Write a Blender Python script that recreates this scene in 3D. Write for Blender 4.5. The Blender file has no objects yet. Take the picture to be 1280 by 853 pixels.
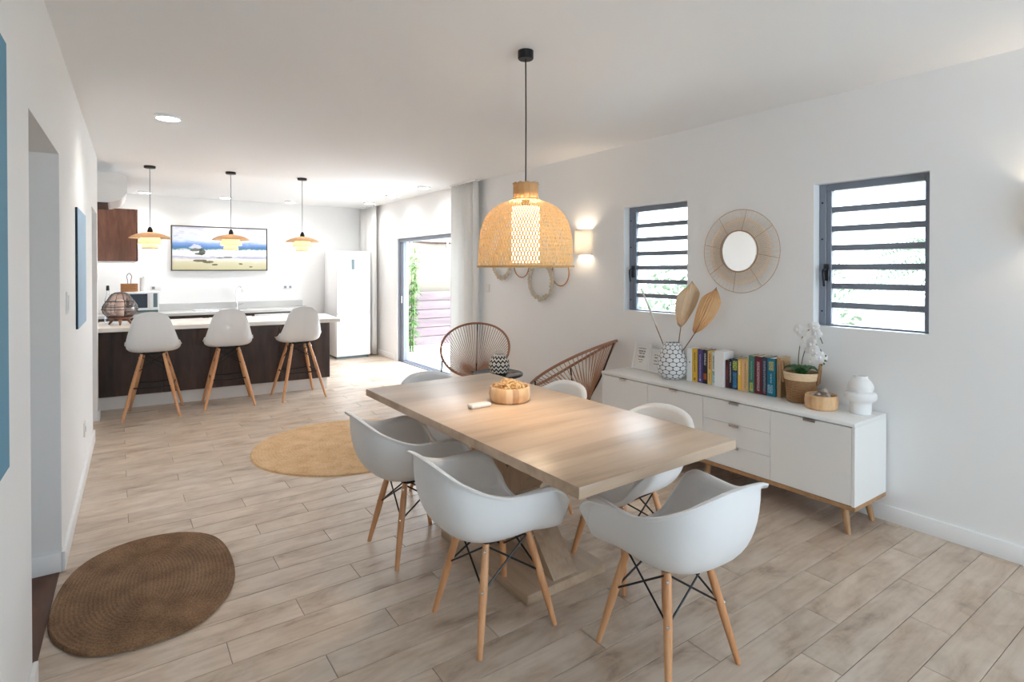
import bpy, bmesh, math, random
from mathutils import Vector, Matrix
R = math.radians
PI = math.pi
random.seed(7)
scene = bpy.context.scene
col = scene.collection

# ------------------------------------------------------------------ camera
YAW = math.atan(493 / 700.0)
PITCH = R(0.5)
cam_data = bpy.data.cameras.new('camera')
cam_data.sensor_width = 36.0
cam_data.sensor_fit = 'HORIZONTAL'
cam_data.lens = 700 / 1280 * 36
cam_data.shift_y = -(426.5 - (337 + 700 * math.tan(PITCH))) / 1280
cam_data.clip_start = 0.02
cam = bpy.data.objects.new('camera', cam_data)
col.objects.link(cam)
cam.location = (0, 0, 1.5)
cam.rotation_euler = (PI / 2 - PITCH, 0, -YAW)
scene.camera = cam

# ------------------------------------------------------------------ world, light, exposure
world = bpy.data.worlds.new('sky')
scene.world = world
world.use_nodes = True
wn = world.node_tree.nodes
wl = world.node_tree.links
bg = wn['Background']
bg.inputs['Color'].default_value = (0.79, 0.895, 1.0, 1)
bg.inputs['Strength'].default_value = 5.0
vs = scene.view_settings
vs.view_transform = 'Standard'
vs.look = 'None'
vs.exposure = 1.2
vs.gamma = 1.0
vs.use_curve_mapping = False
scene.cycles.use_denoising = True
scene.cycles.denoiser = 'OPENIMAGEDENOISE'
scene.cycles.max_bounces = 12
scene.cycles.diffuse_bounces = 7
scene.cycles.transparent_max_bounces = 16
scene.cycles.caustics_reflective = False
scene.cycles.caustics_refractive = False
scene.cycles.sample_clamp_indirect = 8.0


def portal(loc, rot, sx, sy):
    l = bpy.data.lights.new('daylight_opening', 'AREA')
    l.shape = 'RECTANGLE'
    l.size, l.size_y = sx, sy
    l.cycles.is_portal = True
    o = bpy.data.objects.new('daylight_opening', l)
    col.objects.link(o)
    o.location = loc
    o.rotation_euler = rot


portal((3.97, 7.45, 1.0), (0, R(90), 0), 2.05, 2.35)        # sliding door, emits to -X
portal((3.97, 3.22, 1.59), (0, R(90), 0), 0.95, 0.72)      # first louvre window
portal((3.97, 1.55, 1.59), (0, R(90), 0), 0.95, 0.68)      # second louvre window
portal((2.15, -2.32, 1.2), (R(90), 0, 0), 1.7, 2.0)        # unseen window added behind the camera, sized to light the near room


sun_data = bpy.data.lights.new('sun', 'SUN')
sun_data.energy = 5
sun_data.angle = R(1.0)
sun = bpy.data.objects.new('sun', sun_data)
col.objects.link(sun)
sun.rotation_euler = (0, R(-14), 0)      # high sun on the far side of the house: the terrace is lit, the facade shaded


def lamp(name, kind, loc, energy, color, radius=0.03, rot=None, spot=None, blend=0.5):
    l = bpy.data.lights.new(name, kind)
    l.energy = energy
    l.color = color
    if kind in ('POINT', 'SPOT'):
        l.shadow_soft_size = radius
    if kind == 'AREA':
        l.shape = 'DISK'
        l.size = radius * 2
    if spot:
        l.spot_size = spot
        l.spot_blend = blend
    o = bpy.data.objects.new(name, l)
    col.objects.link(o)
    o.location = loc
    if rot:
        o.rotation_euler = rot
    return o


# ------------------------------------------------------------------ helpers
def tag(o, label=None, cat=None, group=None, kind=None):
    if label:
        o['label'] = label
    if cat:
        o['category'] = cat
    if group:
        o['group'] = group
    if kind:
        o['kind'] = kind
    return o


def empty(name, loc=(0, 0, 0), rz=0.0, label=None, cat=None, group=None, kind=None):
    o = bpy.data.objects.new(name, None)
    o.empty_display_size = 0.1
    col.objects.link(o)
    o.location = loc
    o.rotation_euler = (0, 0, rz)
    return tag(o, label, cat, group, kind)


def copy_tree(o, parent=None):
    c = o.copy()
    col.objects.link(c)
    c.parent = parent
    for ch in [x for x in bpy.data.objects if x.parent == o]:
        copy_tree(ch, c)
    return c


class MB:
    """collects shapes into one bmesh and links them as ONE mesh object"""

    def __init__(self):
        self.bm = bmesh.new()

    def box(self, lo, hi, bev=0.0, seg=2, mat=None):
        lo = Vector(lo)
        hi = Vector(hi)
        c = (lo + hi) / 2
        s = hi - lo
        t = bmesh.new()
        bmesh.ops.create_cube(t, size=1.0)
        for v in t.verts:
            v.co = Vector((v.co.x * s.x, v.co.y * s.y, v.co.z * s.z))
        if bev > 0:
            bmesh.ops.bevel(t, geom=list(t.edges), offset=bev, segments=seg, profile=0.5, affect='EDGES')
        m = Matrix.Translation(c)
        if mat is not None:
            m = mat @ m
        return self.merge(t, m)

    def merge(self, t, m=Matrix.Identity(4)):
        t.verts.index_update()
        vm = [self.bm.verts.new(m @ v.co) for v in t.verts]
        for f in t.faces:
            try:
                self.bm.faces.new([vm[v.index] for v in f.verts])
            except ValueError:
                pass
        t.free()
        return self

    def raw(self, vs_, fs, m=Matrix.Identity(4)):
        vm = [self.bm.verts.new(m @ Vector(v)) for v in vs_]
        for f in fs:
            try:
                self.bm.faces.new([vm[i] for i in f])
            except ValueError:
                pass
        return self

    def tube(self, pts, r, n=8, closed=False, caps=True):
        pts = [Vector(p) for p in pts]
        N = len(pts)
        rr = r if isinstance(r, (list, tuple)) else [r] * N
        rings = []
        prev = None
        for i, p in enumerate(pts):
            if closed:
                d = pts[(i + 1) % N] - pts[i - 1]
            else:
                d = pts[min(i + 1, N - 1)] - pts[max(i - 1, 0)]
            d.normalize()
            if prev is None:
                a = Vector((0, 0, 1)) if abs(d.z) < 0.9 else Vector((1, 0, 0))
                u = d.cross(a).normalized()
            else:
                u = prev - d * prev.dot(d)
                u.normalize()
            prev = u
            w = d.cross(u)
            rings.append([self.bm.verts.new(p + (u * math.cos(2 * PI * k / n) + w * math.sin(2 * PI * k / n)) * rr[i]) for k in range(n)])
        for i in range(N if closed else N - 1):
            a, b = rings[i], rings[(i + 1) % N]
            off = 0
            if closed and i == N - 1:
                off = min(range(n), key=lambda q: (a[0].co - b[q].co).length)
            for k in range(n):
                try:
                    self.bm.faces.new((a[k], a[(k + 1) % n], b[(k + 1 + off) % n], b[(k + off) % n]))
                except ValueError:
                    pass
        if caps and not closed:
            self.bm.faces.new(rings[0][::-1])
            self.bm.faces.new(rings[-1])
        return self

    def lathe(self, prof, n=40, m=Matrix.Identity(4), a0=0.0, a1=2 * PI):
        full = abs(a1 - a0 - 2 * PI) < 1e-6
        rings = []
        cnt = n if full else n + 1
        for (r, z) in prof:
            if r < 1e-6:
                rings.append([self.bm.verts.new(m @ Vector((0, 0, z)))])
            else:
                rings.append([self.bm.verts.new(m @ Vector((r * math.cos(a0 + (a1 - a0) * k / n), r * math.sin(a0 + (a1 - a0) * k / n), z))) for k in range(cnt)])
        for a, b in zip(rings[:-1], rings[1:]):
            for k in range(n):
                k2 = (k + 1) % cnt
                if len(a) == 1 and len(b) == 1:
                    continue
                if len(a) == 1:
                    self.bm.faces.new((a[0], b[k2], b[k]))
                elif len(b) == 1:
                    self.bm.faces.new((a[k], a[k2], b[0]))
                else:
                    self.bm.faces.new((a[k], a[k2], b[k2], b[k]))
        return self

    def ball(self, c, r, u=10, v=7, m=None):
        t = bmesh.new()
        bmesh.ops.create_uvsphere(t, u_segments=u, v_segments=v, radius=1.0)
        rr = r if isinstance(r, (tuple, list)) else (r, r, r)
        mm = Matrix.Translation(c) @ (m if m is not None else Matrix.Identity(4)) @ Matrix.Diagonal((rr[0], rr[1], rr[2], 1))
        return self.merge(t, mm)

    def mesh(self, name, mat, smooth=True, angle=35):
        me = bpy.data.meshes.new(name)
        bmesh.ops.recalc_face_normals(self.bm, faces=list(self.bm.faces))
        self.bm.to_mesh(me)
        self.bm.free()
        if mat is not None:
            me.materials.append(mat)
        if smooth:
            me.polygons.foreach_set('use_smooth', [True] * len(me.polygons))
            me.set_sharp_from_angle(angle=R(angle))
        return me

    def build(self, name, mat, parent=None, smooth=True, angle=35, loc=None, rz=None, kind=None, label=None):
        o = bpy.data.objects.new(name, self.mesh(name, mat, smooth, angle))
        col.objects.link(o)
        if parent is not None:
            o.parent = parent
        if loc is not None:
            o.location = loc
        if rz is not None:
            o.rotation_euler = (0, 0, rz)
        if kind:
            o['kind'] = kind
        if label:
            o['label'] = label
        return o


def obj_from(name, me, parent=None, loc=None, rot=None):
    o = bpy.data.objects.new(name, me)
    col.objects.link(o)
    if parent is not None:
        o.parent = parent
    if loc is not None:
        o.location = loc
    if rot is not None:
        o.rotation_euler = rot
    return o


def catmull(P, per=6, closed=False):
    P = [Vector(p) for p in P]
    out = []
    n = len(P)
    for i in range(n if closed else n - 1):
        p1, p2 = P[i], P[(i + 1) % n]
        p0 = P[i - 1] if (closed or i > 0) else p1 * 2 - p2
        p3 = P[(i + 2) % n] if (closed or i + 2 < n) else p2 * 2 - p1
        for k in range(per):
            t = k / per
            out.append(0.5 * ((2 * p1) + (p2 - p0) * t + (2 * p0 - 5 * p1 + 4 * p2 - p3) * t * t + (3 * p1 - p0 - 3 * p2 + p3) * t ** 3))
    if not closed:
        out.append(P[-1])
    return out


# ------------------------------------------------------------------ materials
def srgb(r, g, b):
    f = lambda c: (c / 255 / 12.92) if c / 255 <= 0.04045 else ((c / 255 + 0.055) / 1.055) ** 2.4
    return (f(r), f(g), f(b), 1)


class NT:
    def __init__(self, name):
        self.m = bpy.data.materials.new(name)
        self.m.use_nodes = True
        self.t = self.m.node_tree
        self.n = self.t.nodes
        self.b = self.n['Principled BSDF']
        self.out = self.n['Material Output']

    def node(self, kind, **kw):
        x = self.n.new(kind)
        for k, v in kw.items():
            if k.startswith('i_'):
                key = k[2:]
                key = int(key) if key.isdigit() else key.replace('_', ' ')
                x.inputs[key].default_value = v
            else:
                setattr(x, k, v)
        return x

    def link(self, a, b):
        self.t.links.new(a, b)

    def math(self, op, a, b=None, c=None):
        x = self.n.new('ShaderNodeMath')
        x.operation = op
        for i, v in enumerate((a, b, c)):
            if v is None:
                continue
            if isinstance(v, (int, float)):
                x.inputs[i].default_value = v
            else:
                self.link(v, x.inputs[i])
        return x.outputs[0]

    def mix(self, fac, a, b):
        x = self.n.new('ShaderNodeMix')
        x.data_type = 'RGBA'
        for key, v in ((0, fac), (6, a), (7, b)):
            if isinstance(v, (int, float, tuple)):
                x.inputs[key].default_value = v
            else:
                self.link(v, x.inputs[key])
        return x.outputs[2]

    def ramp(self, fac, stops):
        x = self.n.new('ShaderNodeValToRGB')
        el = x.color_ramp.elements
        el[0].position, el[0].color = stops[0]
        el[1].position, el[1].color = stops[-1]
        for p, c in stops[1:-1]:
            e = el.new(p)
            e.color = c
        self.link(fac, x.inputs[0])
        return x.outputs[0]

    def bump(self, h, strength=0.3, dist=0.01):
        x = self.node('ShaderNodeBump', i_Strength=strength, i_Distance=dist)
        self.link(h, x.inputs['Height'])
        self.link(x.outputs[0], self.b.inputs['Normal'])


def pmat(name, c, rough=0.5, metal=0.0, var=0.0, scale=20.0, bump=0.0, emit=None, estr=0.0, spec=None, trans=0.0, coat=0.0):
    k = NT(name)
    k.b.inputs['Base Color'].default_value = c
    k.b.inputs['Roughness'].default_value = rough
    k.b.inputs['Metallic'].default_value = metal
    if spec is not None:
        k.b.inputs['Specular IOR Level'].default_value = spec
    if trans:
        k.b.inputs['Transmission Weight'].default_value = trans
    if coat:
        k.b.inputs['Coat Weight'].default_value = coat
    if emit:
        k.b.inputs['Emission Color'].default_value = emit
        k.b.inputs['Emission Strength'].default_value = estr
    if var or bump:
        tc = k.node('ShaderNodeTexCoord')
        nz = k.node('ShaderNodeTexNoise', i_Scale=scale, i_Detail=4.0)
        k.link(tc.outputs['Object'], nz.inputs['Vector'])
        if var:
            d = tuple(max(0, x * (1 - var)) for x in c[:3]) + (1,)
            e = tuple(min(1, x * (1 + var)) for x in c[:3]) + (1,)
            k.link(k.mix(nz.outputs[0], d, e), k.b.inputs['Base Color'])
        if bump:
            k.bump(nz.outputs[0], bump, 0.01)
    return k.m


def wood(name, c1, c2, c3=None, rough=0.45, axis='X', scale=6.0, stretch=9.0, rnd=True, bump=0.05):
    """grain running along one local axis"""
    k = NT(name)
    tc = k.node('ShaderNodeTexCoord')
    mp = k.node('ShaderNodeMapping')
    sc = [scale * stretch / 3.0] * 3
    sc['XYZ'.index(axis)] = scale / 3.0
    mp.inputs['Scale'].default_value = sc
    k.link(tc.outputs['Object'], mp.inputs['Vector'])
    vec = mp.outputs[0]
    if rnd:
        oi = k.node('ShaderNodeObjectInfo')
        ad = k.node('ShaderNodeVectorMath', operation='ADD')
        k.link(vec, ad.inputs[0])
        k.link(k.math('MULTIPLY', oi.outputs['Random'], 37.0), ad.inputs[1])
        vec = ad.outputs[0]
    n1 = k.node('ShaderNodeTexNoise', i_Scale=1.0, i_Detail=6.0, i_Distortion=0.6)
    k.link(vec, n1.inputs['Vector'])
    n2 = k.node('ShaderNodeTexNoise', i_Scale=6.0, i_Detail=3.0)
    k.link(vec, n2.inputs['Vector'])
    f = k.math('ADD', k.math('MULTIPLY', n1.outputs[0], 0.75), k.math('MULTIPLY', n2.outputs[0], 0.25))
    stops = [(0.32, c1), (0.68, c2)] if c3 is None else [(0.30, c1), (0.5, c2), (0.7, c3)]
    k.link(k.ramp(f, stops), k.b.inputs['Base Color'])
    k.b.inputs['Roughness'].default_value = rough
    if bump:
        k.bump(f, bump, 0.004)
    return k.m


M = {}
M['wall'] = pmat('white wall paint', (0.875, 0.875, 0.87, 1), 0.6, bump=0.02, scale=60)
M['ceiling'] = pmat('white ceiling paint', (0.87, 0.87, 0.87, 1), 0.75)
M['trim'] = pmat('white gloss trim', (0.86, 0.86, 0.86, 1), 0.35)
M['grout'] = pmat('tile grout', srgb(120, 108, 98), 0.9)
M['alu'] = pmat('anthracite aluminium', srgb(128, 135, 148), 0.4, 0.0)
M['alu_dark'] = pmat('dark hardware', srgb(35, 38, 45), 0.35, 0.4)
M['black'] = pmat('matt black metal', srgb(22, 22, 24), 0.4, 0.2)
M['steel'] = pmat('brushed steel', (0.7, 0.7, 0.7, 1), 0.25, 1.0)
M['chrome'] = pmat('chrome', (0.85, 0.85, 0.86, 1), 0.08, 1.0)
M['shell_white'] = pmat('white moulded plastic', (0.84, 0.845, 0.855, 1), 0.38)
M['lacquer'] = pmat('white lacquer', (0.86, 0.855, 0.84, 1), 0.35)
M['lacquer_in'] = pmat('sideboard carcass gap', (0.30, 0.29, 0.28, 1), 0.6)
M['white_gloss'] = pmat('white enamel', (0.86, 0.87, 0.88, 1), 0.18)
M['quartz'] = pmat('pale quartz worktop', (0.78, 0.76, 0.73, 1), 0.25, var=0.05, scale=120)
M['quartz_grey'] = pmat('grey quartz worktop', (0.55, 0.55, 0.54, 1), 0.2, var=0.05, scale=120)
M['darkwood'] = wood('dark walnut laminate', srgb(42, 30, 27), srgb(66, 48, 42), srgb(86, 64, 56), 0.4, 'Z', 4, 7)
M['redwood'] = wood('reddish walnut laminate', srgb(96, 62, 48), srgb(128, 86, 68), srgb(152, 108, 86), 0.4, 'Z', 5, 6)
M['oak'] = wood('light oak laminate', srgb(170, 144, 120), srgb(198, 173, 149), srgb(209, 187, 165), 0.34, 'X', 1.8, 10, bump=0.015)
M['oak_y'] = wood('light oak laminate lengthways', srgb(160, 134, 110), srgb(186, 161, 136), srgb(200, 177, 153), 0.4, 'Y', 3.0, 9)
M['oak_z'] = wood('light oak laminate upright', srgb(146, 122, 100), srgb(178, 153, 129), srgb(194, 170, 146), 0.45, 'Z', 3.0, 9)
M['beech'] = wood('beech', srgb(196, 136, 90), srgb(214, 158, 112), srgb(224, 174, 130), 0.42, 'Z', 6, 10)
M['oak_leg'] = wood('oak leg', srgb(158, 118, 82), srgb(186, 146, 106), None, 0.45, 'Z', 6, 9)
M['hallfloor'] = wood('dark brown floorboards', srgb(74, 44, 30), srgb(108, 68, 48), None, 0.55, 'Y', 4, 8)
M['bamboo_plain'] = pmat('bamboo fibre', srgb(205, 165, 112), 0.7, var=0.15, scale=40)
M['leather'] = pmat('tan paper collar', srgb(196, 156, 108), 0.7, var=0.12, scale=30, bump=0.1)
M['glassy'] = None
M['mirror'] = pmat('mirror glass', (0.93, 0.95, 0.95, 1), 0.01, 1.0)
M['rattan'] = pmat('pale rattan', srgb(236, 216, 194), 0.7, var=0.15, scale=50)
M['rattan_dark'] = pmat('dark rattan', srgb(184, 152, 126), 0.7, var=0.2, scale=50)
M['cordbrown'] = pmat('brown cord', srgb(176, 136, 112), 0.6, var=0.2, scale=60)
M['framebrown'] = pmat('brown cord wrapping', srgb(150, 106, 82), 0.6, var=0.15, scale=80, bump=0.2)
M['shellbead'] = pmat('pale shell bead', srgb(208, 195, 176), 0.5, var=0.4, scale=45)
M['caneorange'] = pmat('orange cane', srgb(190, 138, 92), 0.5)
M['leaf_tan'] = pmat('dried palm leaf', srgb(216, 176, 130), 0.7, var=0.15, scale=25)
M['leaf_pale'] = pmat('pale dried palm leaf', srgb(228, 202, 168), 0.7, var=0.1, scale=25)
M['stem'] = pmat('dry stem', srgb(140, 92, 62), 0.7)
M['reed'] = pmat('silvery reed', srgb(214, 208, 202), 0.6)
M['green'] = pmat('glossy orchid leaf', srgb(52, 98, 52), 0.35, var=0.2, scale=15)
M['greenstem'] = pmat('orchid stem', srgb(90, 100, 58), 0.5)
M['petal'] = pmat('white orchid petal', (0.86, 0.86, 0.86, 1), 0.5)
M['jutebasket'] = pmat('brown woven basket', srgb(158, 120, 84), 0.8, var=0.25, scale=60, bump=0.5)
M['basketcream'] = pmat('cream woven rim', srgb(232, 205, 170), 0.8, var=0.12, scale=60, bump=0.4)
M['paper'] = pmat('book pages', srgb(226, 214, 192), 0.8, var=0.06, scale=200)
M['linen'] = pmat('white linen curtain', (0.84, 0.83, 0.80, 1), 0.9, var=0.04, scale=80)
M['pebble'] = pmat('grey shell', srgb(180, 168, 156), 0.5, var=0.35, scale=35)
M['ceramic'] = pmat('matt white ceramic', (0.84, 0.84, 0.84, 1), 0.45)
M['blue'] = pmat('teal blue canvas', srgb(96, 150, 176), 0.7, var=0.06, scale=3)
M['paleblue'] = pmat('pale blue canvas', srgb(160, 186, 208), 0.7, var=0.08, scale=4)
M['canvas_side'] = pmat('dark canvas edge', srgb(28, 52, 66), 0.7)
M['screen'] = pmat('beige awning screen', srgb(116, 108, 96), 0.9)
M['terrace'] = pmat('pale terrace tile', srgb(214, 213, 212), 0.6, var=0.05, scale=4)
M['rail_wood'] = wood('weathered red wood board', srgb(92, 78, 80), srgb(122, 104, 106), None, 0.6, 'X', 4, 8)
M['rail_post'] = pmat('brown rail post', srgb(60, 38, 32), 0.7)
M['bambooleaf'] = pmat('fresh bamboo leaf', srgb(86, 122, 62), 0.6, var=0.2, scale=8)
M['bambooculm'] = pmat('bamboo culm', srgb(96, 112, 62), 0.5)
M['palmleaf'] = pmat('palm frond', srgb(104, 124, 98), 0.6, var=0.2, scale=3)
M['bark'] = pmat('palm bark', srgb(150, 136, 120), 0.9, var=0.3, scale=8)
M['shrub'] = pmat('shrub leaf', srgb(122, 138, 112), 0.7, var=0.25, scale=3)
M['lawn'] = pmat('dry sandy ground', srgb(150, 148, 138), 0.95, var=0.1, scale=3)
M['facade'] = pmat('pale render', srgb(214, 206, 192), 0.9)
M['lens'] = pmat('downlight lens', (1, 1, 1, 1), 0.5, emit=(1, 0.98, 0.94, 1), estr=9)
M['bulb'] = pmat('warm bulb', (1, 1, 1, 1), 0.5, emit=(1, 0.80, 0.55, 1), estr=14)
M['plaster'] = pmat('plaster lamp', (0.84, 0.82, 0.78, 1), 0.7, var=0.05, scale=30, bump=0.15)
M['amber'] = pmat('amber glass', srgb(120, 58, 24), 0.15)
M['darkglass'] = pmat('dark oven glass', srgb(40, 52, 66), 0.08)
M['handle_white'] = pmat('pale handle rail', (0.75, 0.75, 0.74, 1), 0.3)
M['socket'] = pmat('white socket plastic', (0.78, 0.78, 0.77, 1), 0.3)
M['remote'] = pmat('white remote plastic', (0.85, 0.84, 0.82, 1), 0.35)
M['wicker'] = pmat('honey wicker box', srgb(160, 112, 70), 0.7, var=0.35, scale=45, bump=0.5)
M['curl'] = pmat('pale rattan curls', srgb(226, 190, 140), 0.6, var=0.15, scale=40)
M['gold'] = pmat('gold lettering', srgb(214, 190, 110), 0.4)
M['ink'] = pmat('grey ink', srgb(110, 110, 112), 0.7)
M['tonal'] = pmat('appliance display', srgb(90, 108, 112), 0.2)


def glass_mat(name, tint=(0.97, 0.99, 1.0, 1), refl=0.10, rough=0.02):
    k = NT(name)
    tr = k.node('ShaderNodeBsdfTransparent')
    tr.inputs[0].default_value = tint
    gl = k.node('ShaderNodeBsdfGlossy')
    gl.inputs['Roughness'].default_value = rough
    lw = k.node('ShaderNodeLayerWeight', i_Blend=0.25)
    mx = k.node('ShaderNodeMixShader')
    k.link(k.math('MULTIPLY_ADD', lw.outputs['Fresnel'], 0.8, refl * 0.3), mx.inputs[0])
    k.link(tr.outputs[0], mx.inputs[1])
    k.link(gl.outputs[0], mx.inputs[2])
    k.link(mx.outputs[0], k.out.inputs[0])
    return k.m


M['pane'] = glass_mat('window glass', (0.95, 0.98, 0.99, 1))
M['smoke_glass'] = glass_mat('smoked amber glass', (0.80, 0.68, 0.64, 1), 0.3)


def translucent(name, c, amt=0.5, var=0.15, scale=40):
    k = NT(name)
    tc = k.node('ShaderNodeTexCoord')
    nz = k.node('ShaderNodeTexNoise', i_Scale=scale, i_Detail=3.0)
    k.link(tc.outputs['Object'], nz.inputs['Vector'])
    colr = k.mix(nz.outputs[0], tuple(x * (1 - var) for x in c[:3]) + (1,), tuple(min(1, x * (1 + var)) for x in c[:3]) + (1,))
    df = k.node('ShaderNodeBsdfDiffuse')
    tl = k.node('ShaderNodeBsdfTranslucent')
    k.link(colr, df.inputs[0])
    k.link(colr, tl.inputs[0])
    mx = k.node('ShaderNodeMixShader')
    mx.inputs[0].default_value = amt
    k.link(df.outputs[0], mx.inputs[1])
    k.link(tl.outputs[0], mx.inputs[2])
    k.link(mx.outputs[0], k.out.inputs[0])
    return k.m


M['weave'] = translucent('woven bamboo strip', srgb(240, 208, 158), 0.45)
M['sheer'] = translucent('sheer linen curtain', (0.92, 0.915, 0.90, 1), 0.2, 0.02)
M['amberglass_shade'] = translucent('peach tinted lamp glass', (0.92, 0.74, 0.55, 1), 0.5, 0.03)
M['leaf_tan'] = translucent('dried palm leaf', srgb(236, 194, 146), 0.12, 0.10, 25)
M['leaf_pale'] = translucent('pale dried palm leaf', srgb(242, 218, 186), 0.2, 0.08, 25)
M['milkglass_shade'] = translucent('cream lamp glass', (0.94, 0.84, 0.68, 1), 0.55, 0.03)
M['milkplaster'] = translucent('thin plaster lamp shade', (0.86, 0.83, 0.78, 1), 0.25, 0.03)
M['diffuser'] = pmat('inner lamp diffuser', (0.95, 0.9, 0.8, 1), 0.8, emit=(1.0, 0.82, 0.60, 1), estr=1.6)


def plank_mat():
    k = NT('whitewashed wood tile')
    tc = k.node('ShaderNodeTexCoord')
    oi = k.node('ShaderNodeObjectInfo')
    ge = k.node('ShaderNodeNewGeometry')
    rnd = k.math('FRACT', k.math('ADD', oi.outputs['Random'], ge.outputs['Random Per Island']))
    off = k.node('ShaderNodeCombineXYZ')
    k.link(k.math('MULTIPLY', rnd, 61.0), off.inputs[0])
    k.link(k.math('MULTIPLY', rnd, 23.0), off.inputs[1])
    ad = k.node('ShaderNodeVectorMath', operation='ADD')
    k.link(tc.outputs['Object'], ad.inputs[0])
    k.link(off.outputs[0], ad.inputs[1])
    mp = k.node('ShaderNodeMapping')
    mp.inputs['Scale'].default_value = (3.4, 7.5, 1.0)
    k.link(ad.outputs[0], mp.inputs[0])
    n1 = k.node('ShaderNodeTexNoise', i_Scale=1.0, i_Detail=7.0, i_Roughness=0.62, i_Distortion=0.5)
    k.link(mp.outputs[0], n1.inputs['Vector'])
    mp2 = k.node('ShaderNodeMapping')
    mp2.inputs['Scale'].default_value = (2.0, 26.0, 1.0)
    k.link(ad.outputs[0], mp2.inputs[0])
    n2 = k.node('ShaderNodeTexNoise', i_Scale=1.6, i_Detail=5.0)
    k.link(mp2.outputs[0], n2.inputs['Vector'])
    base = k.ramp(n1.outputs[0], [(0.26, srgb(136, 113, 93)), (0.40, srgb(185, 164, 144)), (0.55, srgb(205, 187, 169)), (0.75, srgb(217, 202, 187))])
    grain = k.ramp(n2.outputs[0], [(0.36, srgb(150, 124, 102)), (0.55, srgb(216, 204, 190))])
    c = k.mix(0.13, base, grain)
    hs = k.node('ShaderNodeHueSaturation')
    k.link(k.math('MULTIPLY_ADD', rnd, 0.12, 0.94), hs.inputs['Value'])
    k.link(c, hs.inputs['Color'])
    k.link(hs.outputs[0], k.b.inputs['Base Color'])
    k.b.inputs['Roughness'].default_value = 0.31
    k.bump(n2.outputs[0], 0.05, 0.003)
    return k.m


M['plank'] = plank_mat()

# ------------------------------------------------------------------ room shell
H = 2.62
XR = 3.75           # inner face of the right wall
YB = 10.05          # inner face of the kitchen back wall
YF = -2.2           # wall behind the camera
WLX, WLA = -0.3076, -math.atan(0.0206)   # left wall line and its slight slant


def structure(o):
    o['kind'] = 'structure'
    return o


# floor: grout bed with planks laid on it
fl = empty('floor', kind='structure')
MB().box((-0.45, YF - 0.2, -0.12), (XR + 0.2, YB + 0.2, -0.004)).build('bed', M['grout'], fl, False)
PW, PL = 0.1515, 0.915


def plank_verts(x0, x1, y0, y1):
    g, b, z = 0.0012, 0.0018, 0.0
    a = [(x0 + g, y0 + g), (x1 - g, y0 + g), (x1 - g, y1 - g), (x0 + g, y1 - g)]
    i = [(x0 + g + b, y0 + g + b), (x1 - g - b, y0 + g + b), (x1 - g - b, y1 - g - b), (x0 + g + b, y1 - g - b)]
    v = [(x, y, -0.004) for x, y in a] + [(x, y, z - 0.0012) for x, y in a] + [(x, y, z) for x, y in i]
    f = [(0, 1, 5, 4), (1, 2, 6, 5), (2, 3, 7, 6), (3, 0, 4, 7), (4, 5, 9, 8), (5, 6, 10, 9), (6, 7, 11, 10), (7, 4, 8, 11), (8, 9, 10, 11)]
    return v, f


cache = {}
far = MB()
for kk in range(-19, 63):
    y0 = 0.675 + PW * kk
    y1 = min(y0 + PW, YB)
    if y0 >= YB - 0.01:
        break
    xj = 2.18 + 0.305 * (kk - 2)
    xj -= PL * math.ceil((xj + 0.42) / PL)
    x = xj
    while x < XR:
        a, b = max(x, -0.42), min(x + PL, XR)
        x += PL
        if b - a < 0.03:
            continue
        if 0.45 < y0 < 7.0:
            key = (round(b - a, 3), round(y1 - y0, 3))
            if key not in cache:
                v, f = plank_verts(-(b - a) / 2, (b - a) / 2, -(y1 - y0) / 2, (y1 - y0) / 2)
                cache[key] = MB().raw(v, f).mesh('plank', M['plank'], False)
            obj_from('plank', cache[key], fl, ((a + b) / 2, (y0 + y1) / 2, 0))
        else:
            v, f = plank_verts(a, b, y0, y1)
            far.raw(v, f)
far.build('distant_planks', M['plank'], fl, False, kind='stuff')

structure(MB().box((-2.4, YF - 0.2, H), (XR + 0.2, YB + 0.2, H + 0.15)).build('ceiling', M['ceiling'], None, False))

# right wall with two louvre windows and the sliding door
W1 = (2.875, 3.565)
W2 = (1.23, 1.873)
WZ = (1.125, 2.06)
DY = (6.3, 8.6)
DZ = 2.0
m = MB()
for (y0, y1, z0, z1) in [(YF, W2[0], 0, H), (W2[0], W2[1], 0, WZ[0]), (W2[0], W2[1], WZ[1], H), (W2[1], W1[0], 0, H), (W1[0], W1[1], 0, WZ[0]),
                         (W1[0], W1[1], WZ[1], H), (W1[1], DY[0], 0, H), (DY[0], DY[1], DZ, H), (DY[1], YB + 0.2, 0, H)]:
    m.box((XR, y0, z0), (XR + 0.2, y1, z1))
structure(m.build('wall_right', M['wall'], None, False))
m = MB()
m.box((-0.6, YB, 0), (XR, YB + 0.2, H))
structure(m.build('wall_back', M['wall'], None, False))
m = MB()
for (x0, x1, z0, z1) in [(-0.6, 1.3, 0, H), (3.0, XR + 0.2, 0, H), (1.3, 3.0, 2.2, H), (1.3, 3.0, 0, 0.2)]:
    m.box((x0, YF - 0.2, z0), (x1, YF, z1))
structure(m.build('wall_front', M['wall'], None, False))
m = MB()
for xx in (1.3, 2.95):
    m.box((xx, YF - 0.15, 0.2), (xx + 0.05, YF - 0.08, 2.2))
for (xa, xb) in ((1.35, 2.95),):
    m.box((xa, YF - 0.15, 2.15), (xb, YF - 0.08, 2.2)).box((xa, YF - 0.15, 0.2), (xb, YF - 0.08, 0.25))
w = empty('added_light_window', (0, 0, 0), kind='structure')  # unseen window, added and sized for ambient light from behind the camera
m.build('window_frame', M['alu'], w, False)
for (xa, xb) in ((1.35, 2.95),):
    MB().box((xa, YF - 0.12, 0.25), (xb, YF - 0.11, 2.15)).build('pane', M['pane'], w, False)

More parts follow.
